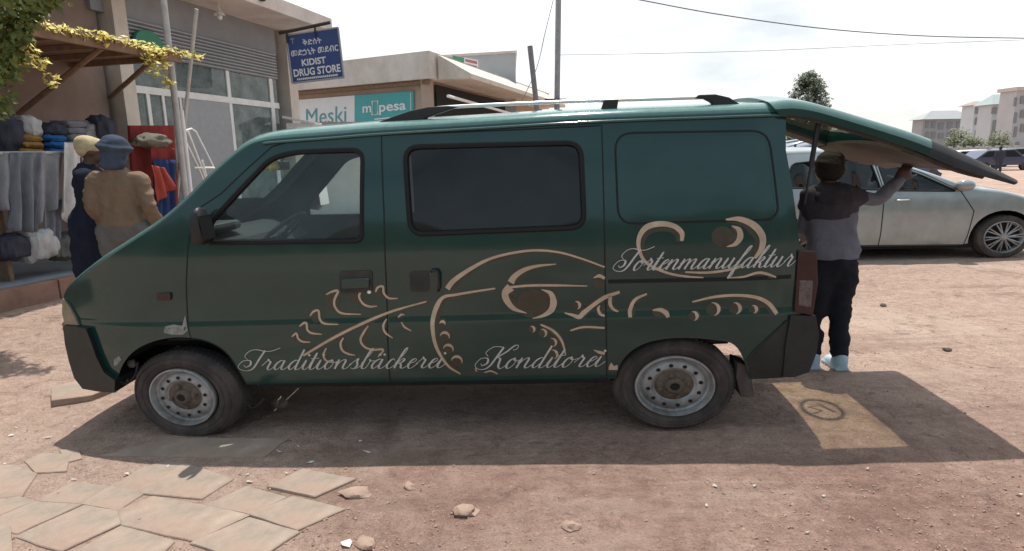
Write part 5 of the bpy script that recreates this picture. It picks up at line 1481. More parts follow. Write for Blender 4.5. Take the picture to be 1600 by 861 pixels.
q = at_y(1262, 215, 20); tree('bush', (q.x, 20, 0), 2.2, bushy(1.25, 420, .09, .9), 0, 0, MT['leaf_dark'], 'dark bush behind the silver car under the tailgate hinge', .8, .08, 5, cat='bush')

# ---- leafy branch at the top left, tree stands outside the frame
lt = empty('leafy_tree', (-6.15, 5.6, gz(-6.15, 5.6))); tag(lt, 'green leafy branches hanging into the top left corner', 'tree')
tk = MB(); tk.tube([(0, 0, 0), (.05, .1, 1.6), (-.05, .2, 3.2), (.2, .3, 4.2)], [.16, .13, .11, .06], 10); tk.tube([(-.05, .2, 3.0), (.6, .2, 3.5), (1.2, .1, 3.75)], [.07, .05, .02], 8); tk.tube([(.0, .2, 3.1), (.4, -.1, 3.2), (.9, -.1, 3.0)], [.06, .04, .015], 8)
tk.build('trunk', MT['bark'], lt)
lv = MB(); rg = random.Random(9)
for (px, py, rx, n) in ((-20, 10, .45, 360), (22, 8, .28, 210), (62, -8, .20, 120), (8, 58, .22, 150), (38, 34, .14, 60), (-4, 112, .20, 120), (-16, 160, .22, 150), (92, -8, .14, 50), (18, 88, .10, 36), (-22, 90, .32, 180), (50, 12, .13, 50)):
    c0 = at_y(px, py, 5.6)-lt.location; leaves(lv, c0, (rx, rx*.8, rx*.75), n, .045, rg)
lv.build('crown', MT['leaf'], lt)

# ---- far right: buildings, shrubs, wall, vehicles
HZ = lambda name, c: M_plain(name, c, .9, var=.06, scale=.4)  # pale flat colours with the distance haze put in
def px_box(mb, x0, x1, y0, y1, Y, depth, o0, out=0.0):
    a = at_y(x0, (y0+y1)/2, Y); b = at_y(x1, (y0+y1)/2, Y); zt = at_y((x0+x1)/2, y0, Y).z; zb = at_y((x0+x1)/2, y1, Y).z
    mb.bx(Vector((a.x, Y-out, zb))-o0, Vector((b.x, Y+depth, zt))-o0)
def far_building(name, lab, x0, x1, yt, Y, wallm, roofm, roof, wins, extra=None):
    o0 = at_y((x0+x1)/2, 230, Y); o0 = Vector((o0.x, Y, 0)); r = empty(name, o0); tag(r, lab, 'building')
    a = at_y(x0, 200, Y).x-o0.x; b = at_y(x1, 200, Y).x-o0.x; zt = at_y((x0+x1)/2, yt, Y).z
    mb = MB(); mb.bx((a, 0, -1), (b, 3, zt)); mb.build('wall', wallm, r)
    if roof:
        zr = at_y((x0+x1)/2, roof, Y).z; mb = MB(); e = .6; m_ = (b-a)*.25
        v = [Vector((a-e, -e, zt)), Vector((b+e, -e, zt)), Vector((b+e, 3+e, zt)), Vector((a-e, 3+e, zt)), Vector((a+m_, 1.5, zr)), Vector((b-m_, 1.5, zr))]
        mb.add(v, [(0, 1, 5, 4), (1, 2, 5), (2, 3, 4, 5), (3, 0, 4), (3, 2, 1, 0)]); mb.build('roof', roofm, r)
    else:
        mb = MB(); mb.bx((a-.3, -.3, zt+.003), (b+.3, 3.3, zt+.5)); mb.build('roof_parapet', roofm, r)
    for (wx0, wx1, wy0, wy1) in wins:
        mb = MB(); px_box(mb, wx0, wx1, wy0, wy1, Y, .05, o0, .12); mb.build('window', HZ('far_window', (.24, .245, .26)), r)
    return r
FB = 'far_'
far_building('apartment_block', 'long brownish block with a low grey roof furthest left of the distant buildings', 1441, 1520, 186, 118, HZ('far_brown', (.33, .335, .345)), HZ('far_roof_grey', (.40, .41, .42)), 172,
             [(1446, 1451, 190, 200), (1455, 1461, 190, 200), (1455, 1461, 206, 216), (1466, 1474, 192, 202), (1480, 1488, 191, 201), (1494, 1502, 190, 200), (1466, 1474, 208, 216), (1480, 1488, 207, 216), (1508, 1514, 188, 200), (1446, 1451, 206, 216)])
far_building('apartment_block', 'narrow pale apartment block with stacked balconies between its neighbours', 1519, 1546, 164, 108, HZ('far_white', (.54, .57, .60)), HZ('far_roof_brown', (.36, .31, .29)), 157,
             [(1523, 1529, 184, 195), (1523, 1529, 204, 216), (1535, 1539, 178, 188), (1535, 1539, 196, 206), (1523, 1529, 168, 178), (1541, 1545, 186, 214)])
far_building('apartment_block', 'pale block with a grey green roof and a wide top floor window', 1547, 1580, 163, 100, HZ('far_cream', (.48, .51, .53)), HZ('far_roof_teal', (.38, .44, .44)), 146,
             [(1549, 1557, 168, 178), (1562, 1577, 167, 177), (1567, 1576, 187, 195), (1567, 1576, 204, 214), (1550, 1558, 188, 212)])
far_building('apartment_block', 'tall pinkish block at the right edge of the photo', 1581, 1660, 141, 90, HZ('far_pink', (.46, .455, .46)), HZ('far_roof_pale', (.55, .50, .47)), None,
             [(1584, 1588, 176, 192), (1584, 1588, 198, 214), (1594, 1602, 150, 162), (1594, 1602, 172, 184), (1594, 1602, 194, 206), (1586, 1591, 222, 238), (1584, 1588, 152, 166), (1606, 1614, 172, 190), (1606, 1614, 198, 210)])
bk = MB(); rows = []  # unseen bank behind the camera, added for dark reflections and less ambient light
for j in range(5):
    row = []
    for i in range(160):
        a = -math.pi*(.02+.96*i/159); rr_ = (19, 20.5, 22, 25, 40)[j]; hh = (0, 2.0, 3.6, 4.2, 0)[j]*(1+.45*noise.noise(Vector((i*.11, 2, 0)))+.25*noise.noise(Vector((i*.5, j, 0))))
        row.append(Vector((rr_*math.cos(a)*1.3, rr_*math.sin(a), hh)))
    rows.append(row)
bk.grid(rows); o = bk.build('unseen_bank', M_plain('unseen_bank_scrub', (.075, .075, .05), .95, var=.6, scale=.6, dirt=((.16, .12, .09), .8)), smooth=True); tag(o, kind='structure')
hl = MB(); rows = []
for j in range(4):
    row = []
    for i in range(60):
        x = 150+i*22.0; hh = (14+26*noise.noise(Vector((i*.11, 3, 0)))+ (i/60)*22)*sstep(0, 10, i); row.append(Vector((x, 900+j*90, max(0, hh)*(1-(j/3)**2)*(1 if j else .02))))
    rows.append(row)
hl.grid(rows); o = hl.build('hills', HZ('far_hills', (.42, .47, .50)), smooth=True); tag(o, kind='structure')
def far_shrub(x0, x1, yt, yb, Y, lab, seed):
    c0 = at_y((x0+x1)/2, yb, Y); r = (at_y(x1, yb, Y).x-at_y(x0, yb, Y).x)/2; h = at_y((x0+x1)/2, yt, Y).z
    rt = empty('shrub', (c0.x, Y, 0)); tag(rt, lab, 'shrub', 'shrubs in front of the distant buildings'); rg = random.Random(seed); mb = MB()
    for k in range(260):
        d = Vector((rg.gauss(0, 1), rg.gauss(0, 1), rg.gauss(0, 1))).normalized()*rg.random()**.4
        leaves(mb, (d.x*r, d.y*r*.5, h*.5+d.z*h*.5), (r*.16, r*.16, h*.1), 7, r*.05+.08, rg)
    mb.build('crown', MT['leaf_far'], rt); tk = MB(); tk.tube([(0, 0, 0), (0, 0, h*.6)], .15, 6); tk.build('trunk', MT['bark'], rt)
far_shrub(1474, 1518, 200, 232, 85, 'wide yellowish shrub left in front of the brownish block', 31)
far_shrub(1538, 1580, 203, 236, 78, 'darker green shrub in front of the pale block with the wide window', 32)
far_shrub(1497, 1536, 212, 236, 80, 'low dull shrub between the two bigger shrubs', 33)
a = at_y(1470, 236, 70); b = at_y(1590, 236, 70); zt = at_y(1530, 230, 70).z
o0 = Vector((a.x, 70, 0)); mb = MB(); mb.bx((0, 0, 0), (b.x-a.x, .3, zt)); 
for k in range(9): mb.bx(((b.x-a.x)*k/8-.15, -.12, 0), ((b.x-a.x)*k/8+.15, .42, zt+.15))
o = mb.build('compound_wall', HZ('far_wall', (.42, .40, .38))); o.location = o0; tag(o, 'low pale compound wall in front of the shrubs', 'wall')
# ================================================================== CARS
def make_car(name, lab, loc, paint, pxY, rails=False, zs=1.0, yaw=0.0):
    rt = empty(name, loc, yaw); tag(rt, lab, 'car')
    cw0 = at_y(1566, 405, pxY); zg = cw0.z
    def Q(px, py):
        p = at_y(px, py, pxY); return Vector((p.x-cw0.x, (p.z-zg)*zs))
    Wd = 1.70
    def pr(z, x):
        y = 0.0
        z = z/zs
        if z < .45: y += .06*((.45-z)/.3)**2
        if z > .62: y += .03*((z-.62)/.38)**2
        if z > 1.0: y = .03+.30*((z-1.0)/.62)**1.05
        if x > .1: y += .22*((x-.1)/.75)**2.2
        if x < -3.4: y += .10*((-3.4-x)/.8)**2
        return y
    S = [(1076, 352), (1080, 312), (1090, 292), (1112, 280), (1160, 252), (1200, 240), (1250, 235), (1310, 234), (1365, 239), (1405, 249), (1460, 268), (1523, 291), (1570, 297), (1612, 308), (1640, 322), (1653, 340), (1655, 362)]
    C = crom([Q(*p) for p in S], 4); N = []
    for i in range(len(C)):
        t = C[min(i+1, len(C)-1)]-C[max(i-1, 0)]; N.append(Vector((-t.y, t.x)).normalized())
    rr_ = .055
    A = [c-n*rr_ for c, n in zip(C, N)]
    def arch(cx, up):
        c = Q(cx, 371); a = [(c.x+.47*math.cos(R(q)), c.y+.385*math.sin(R(q))) for q in range(-12, 193, 12)]
        return [Vector(p) for p in a]
    low = [Q(1652, 384), Q(1618, 388)]+arch(1566, 0)+[Q(1500, 384), Q(1280, 386)]+arch(1205, 0)+[Q(1150, 388), Q(1082, 380)]
    out = A+low
    wins = [round_poly([Q(*p) for p in P], .05) for P in ([(1222, 294), (1250, 256), (1308, 250), (1309, 295)], [(1316, 250), (1374, 249), (1379, 297), (1316, 295)], [(1385, 251), (1402, 256), (1450, 275), (1497, 299), (1388, 298)])]
    loops_ = [dense(out, .06)]+[dense(w_, .05) for w_ in wins]
    rd = dense([Q(*p) for p in [(1312, 244), (1380, 244), (1383, 300), (1374, 384), (1300, 385), (1312, 300)]], .06)
    fd = dense([Q(*p) for p in [(1380, 244), (1402, 251), (1450, 270), (1503, 298), (1522, 330), (1508, 383), (1374, 384), (1383, 300)]], .06)
    loops_ += [rd, fd]
    P = []; E_ = []
    for L in loops_:
        o = len(P); P += L; E_ += [(o+i, o+(i+1) % len(L)) for i in range(len(L))]
    z = .2
    while z < 1.6:
        x = -4.6
        while x < 1.0:
            if pip((x, z), out): P.append(Vector((x, z)))
            x += .08
        z += .06
    r = delaunay_2d_cdt(P, E_, [], 0, 1e-5)
    def s3(q, lift=0, far=False):
        y = pr(q[1], q[0])-lift
        return Vector((q[0], Wd-y if far else y, q[1]))
    T = {'body': [], 'rd': [], 'fd': [], 'farT': []}
    for f in r[2]:
        c = (r[0][f[0]]+r[0][f[1]]+r[0][f[2]])/3
        if not pip(c, out) or any(pip(c, w_) for w_ in wins): continue
        T['farT'].append(f); T['rd' if pip(c, rd) else 'fd' if pip(c, fd) else 'body'].append(f)
    def mk(nm, tris, far=False):
        mb = MB(); mb.add([s3(v, 0, far) for v in r[0]], tris); mb2 = MB()
        used = sorted({i for f in tris for i in f}); ix = {i: k for k, i in enumerate(used)}
        mb2.add([mb.v[i] for i in used], [tuple(ix[i] for i in f) for f in tris]); return mb2.build(nm, paint, rt, smooth=50)
    bd = mk('body', T['body']); rdo = mk('rear_door', T['rd']); fdo = mk('front_door', T['fd']); fs_ = mk('side_panel', T['farT'], True)
    for dd, lp_ in ((rdo, rd), (fdo, fd)):
        mb = MB()
        for i in range(len(lp_)):
            a, b = lp_[i], lp_[(i+1) % len(lp_)]; t = (b-a).normalized(); pn = Vector((-t.y, t.x))*.006
            mb.add([s3(a+pn, .003), s3(a-pn, .003), s3(b-pn, .003), s3(b+pn, .003)], [(0, 1, 2, 3)])
        mb.build('door_gap', MT['seam'], dd)
    dk_ = MT['cartint']
    for w_, par in zip(wins, (bd, rdo, fdo)):
        for far in (0, 1):
            rw_ = delaunay_2d_cdt(dense(w_, .08), [], [], 0, 1e-5); lp_ = dense(w_, .08)
            mb = MB(); mb.add([s3(v, -.008, far) for v in rw_[0]], [f for f in rw_[2] if pip((rw_[0][f[0]]+rw_[0][f[1]]+rw_[0][f[2]])/3, lp_)])
            mb.build('window_pane', dk_, fs_ if far else par, smooth=True)
            mb = MB(); mb.tube([s3(v, -.002, far) for v in lp_], .014, 5, closed=True); mb.build('window_seal', MT['seal'], fs_ if far else par, smooth=True)
    def rows(i0, i1):
        R_ = []
        for i in range(i0, i1+1):
            a, n_ = A[i], N[i]; y0 = pr(a.y, a.x); row = []
            for k in range(6):
                ph = k/5*math.pi/2; p = a+n_*(rr_*math.sin(ph)); row.append(Vector((p.x, y0+.09*(1-math.cos(ph)), p.y)))
            c = a+n_*rr_; ya = y0+.09
            mid = [Vector((c.x+n_.x*.05*(1-(2*t-1)**2), ya+(Wd-2*ya)*t, c.y+n_.y*.05*(1-(2*t-1)**2))) for t in [k/10 for k in range(1, 10)]]
            R_.append(row+mid+[Vector((v.x, Wd-v.y, v.z)) for v in row[::-1]])
        return R_
    i1 = 3*4; i2 = 5*4; i3 = 9*4+1; i4 = 11*4; i5 = len(A)-1
    def sub(nm, a, b, m, sl=None):
        R_ = rows(a, b); R_ = [x[sl] for x in R_] if sl else R_
        return MB().grid(R_).build(nm, m, rt, smooth=60)
    sub('rear_panel', 0, i1, paint); sub('roof', i2, i3, paint); sub('bonnet', i4, i5, paint)
    sub('windscreen', i3, i4, dk_, slice(5, -5)); sub('rear_window', i1, i2, dk_, slice(5, -5))
    for a, b in ((i1, i2), (i3, i4)):
        R_ = rows(a, b)
        for sl in (slice(0, 6), slice(-6, None)): MB().grid([x[sl] for x in R_]).build('window_pillar', paint, rt, smooth=60)
    un = MB(); un.bx((-4.1, .10, .16), (.5, Wd-.10, .30)); un.bx((-4.2, .12, .30), (-3.0, Wd-.12, .75)); un.bx((-2.95, .10, .30), (-.55, Wd-.10, .42)); un.bx((-.5, .35, .3), (.55, Wd-.35, .75)); un.build('underbody', MT['dark'], rt)
    inn = MB()
    for y_ in (.28, .95):
        for x_ in (-1.55, -2.6):
            inn.box((x_, y_+.2, .62), (.6, .45, .22), None, .05); inn.box((x_-.33, y_+.2, .95), (.16, .45, .62), Matrix.Rotation(R(-12), 3, 'Y'), .05); inn.box((x_-.42, y_+.2, 1.30), (.10, .24, .16), None, .03)
    inn.bx((-.95, .15, .55), (-.55, Wd-.15, .98), .05); inn.build('seats', MT['greyfab'], rt)
    for cx in (0.0, Q(1205, 371).x):
        for far in (0, 1):
            w_ = empty('wheel', (cx, Wd-.01 if far else .01, .315)); w_.parent = rt
            if far: w_.rotation_euler = (0, 0, math.pi)
            MB().lathe([(.225, .02), (.235, .006), (.27, 0), (.298, .012), (.313, .045), (.315, .07), (.313, .17), (.29, .20), (.225, .18)], 48, 1.28).build('tyre', MT['rubber'], w_, smooth=40)
            rm = MB(); rm.lathe([(.226, .03), (.231, .008), (.222, .0), (.212, .012), (.205, .05), (.2, .12)], 48, 1.28)
            rm.lathe([(0, .005), (.035, .006), (.045, .02), (.05, .05)], 20, 1.28)
            for k in range(10):
                a = 2*math.pi*k/10+.1
                for da in (-.10, .10):
                    p0 = Vector((.035*math.cos(a)*1.28, .018, .035*math.sin(a))); p1 = Vector((.212*math.cos(a+da)*1.28, .014, .212*math.sin(a+da))); rm.tube([p0, p1], [.012, .009], 5)
            rmo = rm.build('rim', MT['steel'], w_, smooth=35)
            MB().lathe([(.21, .07), (.0, .075)], 32, 1.28).build('brake_backing', MT['dark'], rmo)
    for cx in (0.0, Q(1205, 371).x):
        R_ = []
        for k in range(15):
            a = R(-8+196*k/14); R_.append([Vector((cx+.475*math.cos(a), y_, .315+.39*math.sin(a))) for y_ in (.03, .3)])
        MB().grid(R_).build('wheel_arch_liner', MT['dark'], rt)
    for far in (0, 1):
        f = (lambda v: Vector((v.x, Wd-v.y, v.z))) if far else (lambda v: v)
        c = Q(1507, 289); mb = MB(); mb.blob(f(Vector((c.x, -.02, c.y))), (.13, .10, .085), 12); mb.tube([f(Vector((c.x+.03, .05, c.y-.06))), f(Vector((c.x+.02, .0, c.y-.03)))], .025, 6); mb.build('wing_mirror', paint, fs_ if far else fdo, smooth=True)
    for px, dd in ((1400, fdo), (1322, rdo)):
        a, b = Q(px, 313), Q(px+22, 312); mb = MB(); mb.tube([s3(a, .0), s3(a+(b-a)*.15, .03), s3(a+(b-a)*.85, .03), s3(b, 0)], .013, 6); mb.build('door_handle', MT['chrome'], dd, smooth=True)
    hl_ = MB(); c = [Q(*p) for p in [(1618, 318), (1640, 322), (1652, 342), (1628, 338)]]
    for far in (0, 1): hl_.add([s3(q, .006, far) for q in c], [(0, 1, 2, 3)])
    hl_.build('headlight', MT['lampclear'], rt)
    for far in (0, 1):
        c = [Q(*p) for p in [(1082, 300), (1108, 290), (1118, 300), (1092, 320)]]; mb = MB(); mb.add([s3(q, .006, far) for q in c], [(0, 1, 2, 3)]); mb.build('tail_lamp', MT['lampred'], rt)
    if rails:
        for y_ in (.38, Wd-.38):
            mb = MB(); mb.tube([Vector((q.x, y_, q.y+.06)) for q in [C[k] for k in range(i2+1, i3, 3)]], .02, 6); o = mb.build('roof_rail', MT['chrome'], rt, smooth=True)
            for k in (i2+1, i2+7, i3-3): 
                ft = MB(); ft.tube([Vector((C[k].x, y_, C[k].y-.02)), Vector((C[k].x, y_, C[k].y+.06))], .022, 6); ft.build('rail_foot', MT['black'], o)
    return rt
MT['cartint'] = M_glass('car_tinted_glass', (.55, .62, .62), .45, rough=.03, hz=.12, haze=(.08, .09, .09))
c0 = at_y(1566, 405, 8.5)
make_car('parked_car', 'silver hatchback parked side on behind the person at the tailgate', (c0.x, 8.5, c0.z), MT['silver'], 8.5)
make_car('parked_car', 'dark blue car mostly hidden behind the silver hatchback with only its roof showing', (3.45, 12.7, .06), MT['bluecar'], 8.5, True, 1.12, math.pi)
# far vehicles
def far_car(px, py, Y, Lm, h, m, lab):
    p = at_y(px, py, Y); rt = empty('parked_car', (p.x, Y, .05)); tag(rt, lab, 'car', 'small distant vehicles')
    prof_ = [(-.5, .25), (-.5, .55), (-.42, .60), (-.28, .95), (.12, 1.0), (.28, .62), (.48, .55), (.5, .25)]
    mb = MB(); mb.prism([Vector((x*Lm, 0, z*h)) for x, z in prof_], (0, 1.7, 0)); o = mb.build('body', m, rt); bv = o.modifiers.new('bevel', 'BEVEL'); bv.width = .06; bv.segments = 2
    mb = MB(); mb.prism([Vector((x*Lm, -.01, z*h)) for x, z in [(-.36, .64), (-.26, .90), (.10, .94), (.22, .64)]], (0, 1.72, 0)); mb.build('window', MT['dark'], rt)
    for x in (-.3, .3):
        mb = MB(); mb.lathe([(0, -.02), (.3, -.02), (.32, .0), (.32, .2)], 20, 1.25, Matrix.Translation((x*Lm, 0, .31))); mb.build('wheel', MT['rubber'], rt)
far_car(1529, 246, 48, 5.2, 1.5, MT['white'], 'small white car far off just above the tailgate edge')
far_car(1572, 250, 44, 5.0, 1.5, MT['bluecar'], 'small dark car far off beside the distant standing person')
far_car(1598, 246, 52, 5.2, 1.6, MT['silver'], 'small pale car far off at the right edge of the photo')

# ================================================================== PEOPLE
SXP = 1.25
def organic(mb, name, m, parent, vox, it=4, nz=0.0, nsc=9.0, T=None):
    nsc *= 1.5; me = bpy.data.meshes.new(name); me.from_pydata([tuple(v) for v in mb.v], [], mb.f); me.update()
    bm = bmesh.new(); bm.from_mesh(me); bmesh.ops.recalc_face_normals(bm, faces=bm.faces); bm.to_mesh(me); bm.free()
    o = bpy.data.objects.new(name, me); col.objects.link(o)
    rm = o.modifiers.new('r', 'REMESH'); rm.mode = 'VOXEL'; rm.voxel_size = vox
    sm = o.modifiers.new('s', 'SMOOTH'); sm.iterations = it+3; sm.factor = .5
    bpy.context.view_layer.update()
    m2 = bpy.data.meshes.new_from_object(o.evaluated_get(bpy.context.evaluated_depsgraph_get()))
    o.modifiers.clear(); o.data = m2; m2.name = name
    if nz:
        nn = [v.normal.copy() for v in m2.vertices]
        for v, n in zip(m2.vertices, nn):
            q = v.co; w_ = noise.noise(q*3.1)*.10; g_ = Vector((q.x+w_, q.y-w_, q.z+w_*.6+.55*q.x))
            r1 = max(0, 1-abs(noise.noise(Vector((g_.x*3.0, g_.y*3.0, g_.z*8.5))))*3.6); r2 = max(0, 1-abs(noise.noise(Vector((g_.x*6.0+7, g_.y*6.0, -g_.x*5+g_.z*15))))*4.0)
            v.co = q+n*nz*(1.0*r1+.55*r2+.35*noise.noise(q*7)-.5)
    if T:
        for v in m2.vertices: v.co = T(v.co)
    m2.materials.clear(); m2.materials.append(m)
    for p in m2.polygons: p.use_smooth = True; p.material_index = 0
    o.parent = parent; return o
def limb(mb, P, rs, n=12):
    P = [Vector(p) for p in P]
    mb.tube(P, rs, n)
    for p, r in zip(P, rs): mb.blob(p, r*.99, 12)
def hand(mb, wrist, d, up, s=1.0, curl=.5):
    # palm and five separate curled fingers; d = direction of the hand, up = back of the hand
    d = Vector(d).normalized(); up = (Vector(up)-d*Vector(up).dot(d)).normalized(); sd = d.cross(up)
    w0 = Vector(wrist)
    for k in range(5):
        mb.tube([w0+sd*(k-2)*.014*s*.8, w0+d*.085*s+sd*(k-2)*.017*s], [.017*s, .013*s], 8)
    for k, L in enumerate((.062, .076, .080, .070)):
        b = w0+d*.085*s+sd*(k-1.5)*.021*s
        p1 = b+(d*math.cos(curl*.6)-up*math.sin(curl*.6))*L*.5*s; p2 = p1+(d*math.cos(curl*1.7)-up*math.sin(curl*1.7))*L*.36*s; p3 = p2+(d*math.cos(curl*2.6)-up*math.sin(curl*2.6))*L*.28*s
        limb(mb, [b, p1, p2, p3], [.0092*s, .0086*s, .008*s, .007*s], 8)
    b = w0+d*.03*s+sd*.034*s; limb(mb, [b, b+(d*.6+sd*.7)*.035*s, b+(d*.95+sd*.75-up*.3)*.062*s], [.0115*s, .010*s, .0085*s], 8)
def head(mb, c, s=1.0):
    # faces -Y locally is away... the face points to +Y
    c = Vector(c)
    mb.blob(c+Vector((0, -.012, .02))*s, (.076*s, .096*s, .098*s), 18)
    mb.blob(c+Vector((0, .022, -.045))*s, (.060*s, .070*s, .072*s), 16)
    mb.blob(c+Vector((0, .055, -.088))*s, (.030*s, .026*s, .024*s), 12)
    mb.tube([c+Vector((0, .084, .022))*s, c+Vector((0, .112, -.022))*s], [.010*s, .016*s], 8)
    mb.blob(c+Vector((0, .108, -.024))*s, (.017*s, .014*s, .012*s), 10)
    mb.blob(c+Vector((0, .083, -.055))*s, (.027*s, .016*s, .009*s), 10); mb.blob(c+Vector((0, .082, -.067))*s, (.023*s, .015*s, .009*s), 10)
    mb.blob(c+Vector((0, .070, .036))*s, (.055*s, .024*s, .013*s), 12)
    for sx in (-1, 1):
        mb.blob(c+Vector((.030*sx, .076, .012))*s, (.014*s, .012*s, .010*s), 10)
        mb.blob(c+Vector((.076*sx, -.008, .0))*s, (.011*s, .022*s, .034*s), 10)
def figure(lab, foot, facing, H, J, spec, clothes, grp=None, hat=None):
    rt = empty('person', foot); tag(rt, lab, 'person', grp)
    s = H/1.75; rot = Matrix.Rotation(facing, 3, 'Z')
    def T(v):
        q = rot @ v; return Vector((q.x*SXP, q.y, q.z))
    b = MB()
    hc = Vector(J['head'])*s
    head(b, hc, s)
    limb(b, [Vector(J['neck'])*s+Vector((0, 0, -.05)), hc+Vector((0, -.015, -.06))*s], [.058*s, .054*s])
    if not spec.get('torso_hidden'):
        pass
    ch = Vector(J['chest'])*s; pv = Vector(J['pelvis'])*s
    b.blob(ch, (.12*s, .07*s, .17*s), 16); b.blob((ch+pv)/2, (.09*s, .06*s, .18*s), 16); b.blob(pv, (.10*s, .07*s, .11*s), 16)
    for sd in ('l', 'r'):
        A_ = [Vector(J[k+sd])*s for k in ('sh', 'el', 'wr')]; limb(b, [A_[0]+Vector((0, 0, -.03))]+A_[1:], [.040*s, .036*s, .029*s])
        limb(b, [Vector(J['neck'])*s+Vector((0, 0, -.12)), A_[0]+Vector((0, 0, -.03))], [.05*s, .038*s])
        hand(b, A_[2], (A_[2]-A_[1]) if 'hd'+sd not in J else J['hd'+sd], J.get('hu'+sd, (0, -1, 0)), s, J.get('curl', .5))
        L_ = [Vector(J[k+sd])*s for k in ('hip', 'kn', 'an')]; limb(b, L_, [.068*s, .048*s, .036*s])
        f = Vector(J['an'+sd])*s; limb(b, [f+Vector((0, -.03, -.05))*s, f+Vector((0, .13, -.06))*s], [.035*s, .030*s])
    bo = organic(b, 'body', MT['skin'], rt, .0105, 2, T=T)
    ey = MB()
    for sx in (-1, 1):
        ey.blob(T(hc+Vector((.030*sx, .0825, .013))*s), (.011*s*SXP, .008*s, .0065*s), 10)
    ey.build('eyes', M_plain('eye_dark', (.03, .02, .018), .3), bo, smooth=True)
    for nm, fn, m, vox, nz in clothes:
        c = MB(); fn(c, J, s); organic(c, nm, m, rt, vox, 5, nz, T=T)
    return rt
def j_stand():
    return dict(head=(0, .02, 1.615), neck=(0, -.01, 1.47), chest=(0, 0, 1.24), pelvis=(0, 0, .95),
                shl=(-.19, -.01, 1.40), shr=(.19, -.01, 1.40), ell=(-.26, -.03, 1.12), elr=(.26, -.03, 1.12), wrl=(-.25, .10, .90), wrr=(.25, .10, .90),
                hipl=(-.10, 0, .92), hipr=(.10, 0, .92), knl=(-.11, .02, .50), knr=(.11, .02, .50), anl=(-.12, -.02, .09), anr=(.12, -.02, .09))
def V3(J, k, s): return Vector(J[k])*s
def jacket(fat=1.0, length=0.0, sleeve=1.0, flare=1.0):
    def f(c, J, s):
        ch = V3(J, 'chest', s); pv = V3(J, 'pelvis', s); nk = V3(J, 'neck', s); sz = (V3(J, 'shl', s).z+V3(J, 'shr', s).z)/2
        hem = pv.z-(.03+length)*s
        def cen(z):
            if z > ch.z: t = (z-ch.z)/max(1e-3, nk.z-ch.z); return ch.lerp(nk, min(1, t))
            t = (ch.z-z)/max(1e-3, ch.z-pv.z); return ch.lerp(pv, min(1, t))
        H_ = sz-hem
        prof_ = [(nk.z+.03*s, .066, .070), (nk.z-.02*s, .082, .080), (sz+.045*s, .125, .092), (sz+.012*s, .172, .105), (sz-.07*s, .190, .120), (hem+H_*.66, .192, .130), (hem+H_*.42, .184, .130),
                 (hem+H_*.20, .190*flare, .136*flare), (hem+.055*s, .196*flare, .142*flare), (hem+.030*s, .182*flare, .130*flare), (hem, .180*flare, .128*flare)]
        rows = []
        for z, rx, ry in prof_:
            o = cen(z); ring = []
            for k in range(28):
                q = 6.2832*k/28; ca, sa = math.cos(q), math.sin(q)
                ex = abs(ca)**.85*(1 if ca > 0 else -1); ey = abs(sa)**.85*(1 if sa > 0 else -1)
                ring.append(Vector((o.x+rx*s*fat*ex, o.y+ry*s*fat*ey, z)))
            rows.append(ring)
        vs = [p for r_ in rows for p in r_]; fs = []
        for i in range(len(rows)-1):
            for k in range(28): fs.append((i*28+k, i*28+(k+1) % 28, (i+1)*28+(k+1) % 28, (i+1)*28+k))
        fs.append(tuple(range(28))); fs.append(tuple((len(rows)-1)*28+k for k in range(28))[::-1])
        c.add(vs, fs)
        for sd in 'lr':
            A_ = [V3(J, k+sd, s) for k in ('sh', 'el', 'wr')]; e = A_[1]+(A_[2]-A_[1])*sleeve
            P_ = [A_[0]+(nk-A_[0])*.25-Vector((0, 0, .03*s)), A_[0]-Vector((0, 0, .015*s)), (A_[0]+A_[1])/2, A_[1], (A_[1]+e)/2, A_[1]+(e-A_[1])*.88, e]
            limb(c, crom(P_, 3), [x*s*fat for x in (.072, .073, .074, .075, .0735, .072, .070, .068, .066, .064, .062, .060, .058, .057, .056, .057, .054, .048, .047)], 14)
    return f
def trousers(fat=1.0, pel=True):
    def f(c, J, s):
        pv = V3(J, 'pelvis', s)
        if pel: c.blob(pv+Vector((0, 0, -.03*s)), (.17*s*fat, .13*s*fat, .17*s), 16)
        for sd in 'lr':
            L_ = [V3(J, k+sd, s) for k in ('hip', 'kn', 'an')]
            limb(c, [L_[0], (L_[0]+L_[1])/2, L_[1], (L_[1]+L_[2])/2, L_[2]+Vector((0, 0, .02*s))], [.112*s*fat, .103*s*fat, .085*s*fat, .076*s*fat, .062*s*fat])
    return f
def shoes(c, J, s):
    for sd in 'lr':
        f = V3(J, 'an'+sd, s); c.blob(f+Vector((0, -.01, -.02))*s, (.052*s, .066*s, .085*s), 12); limb(c, [f+Vector((0, -.03, -.045))*s, f+Vector((0, .08, -.05))*s, f+Vector((0, .15, -.055))*s], [.044*s, .044*s, .034*s])
        c.bx(f+Vector((-.045, -.07, -.09))*s, f+Vector((.045, .17, -.065))*s)
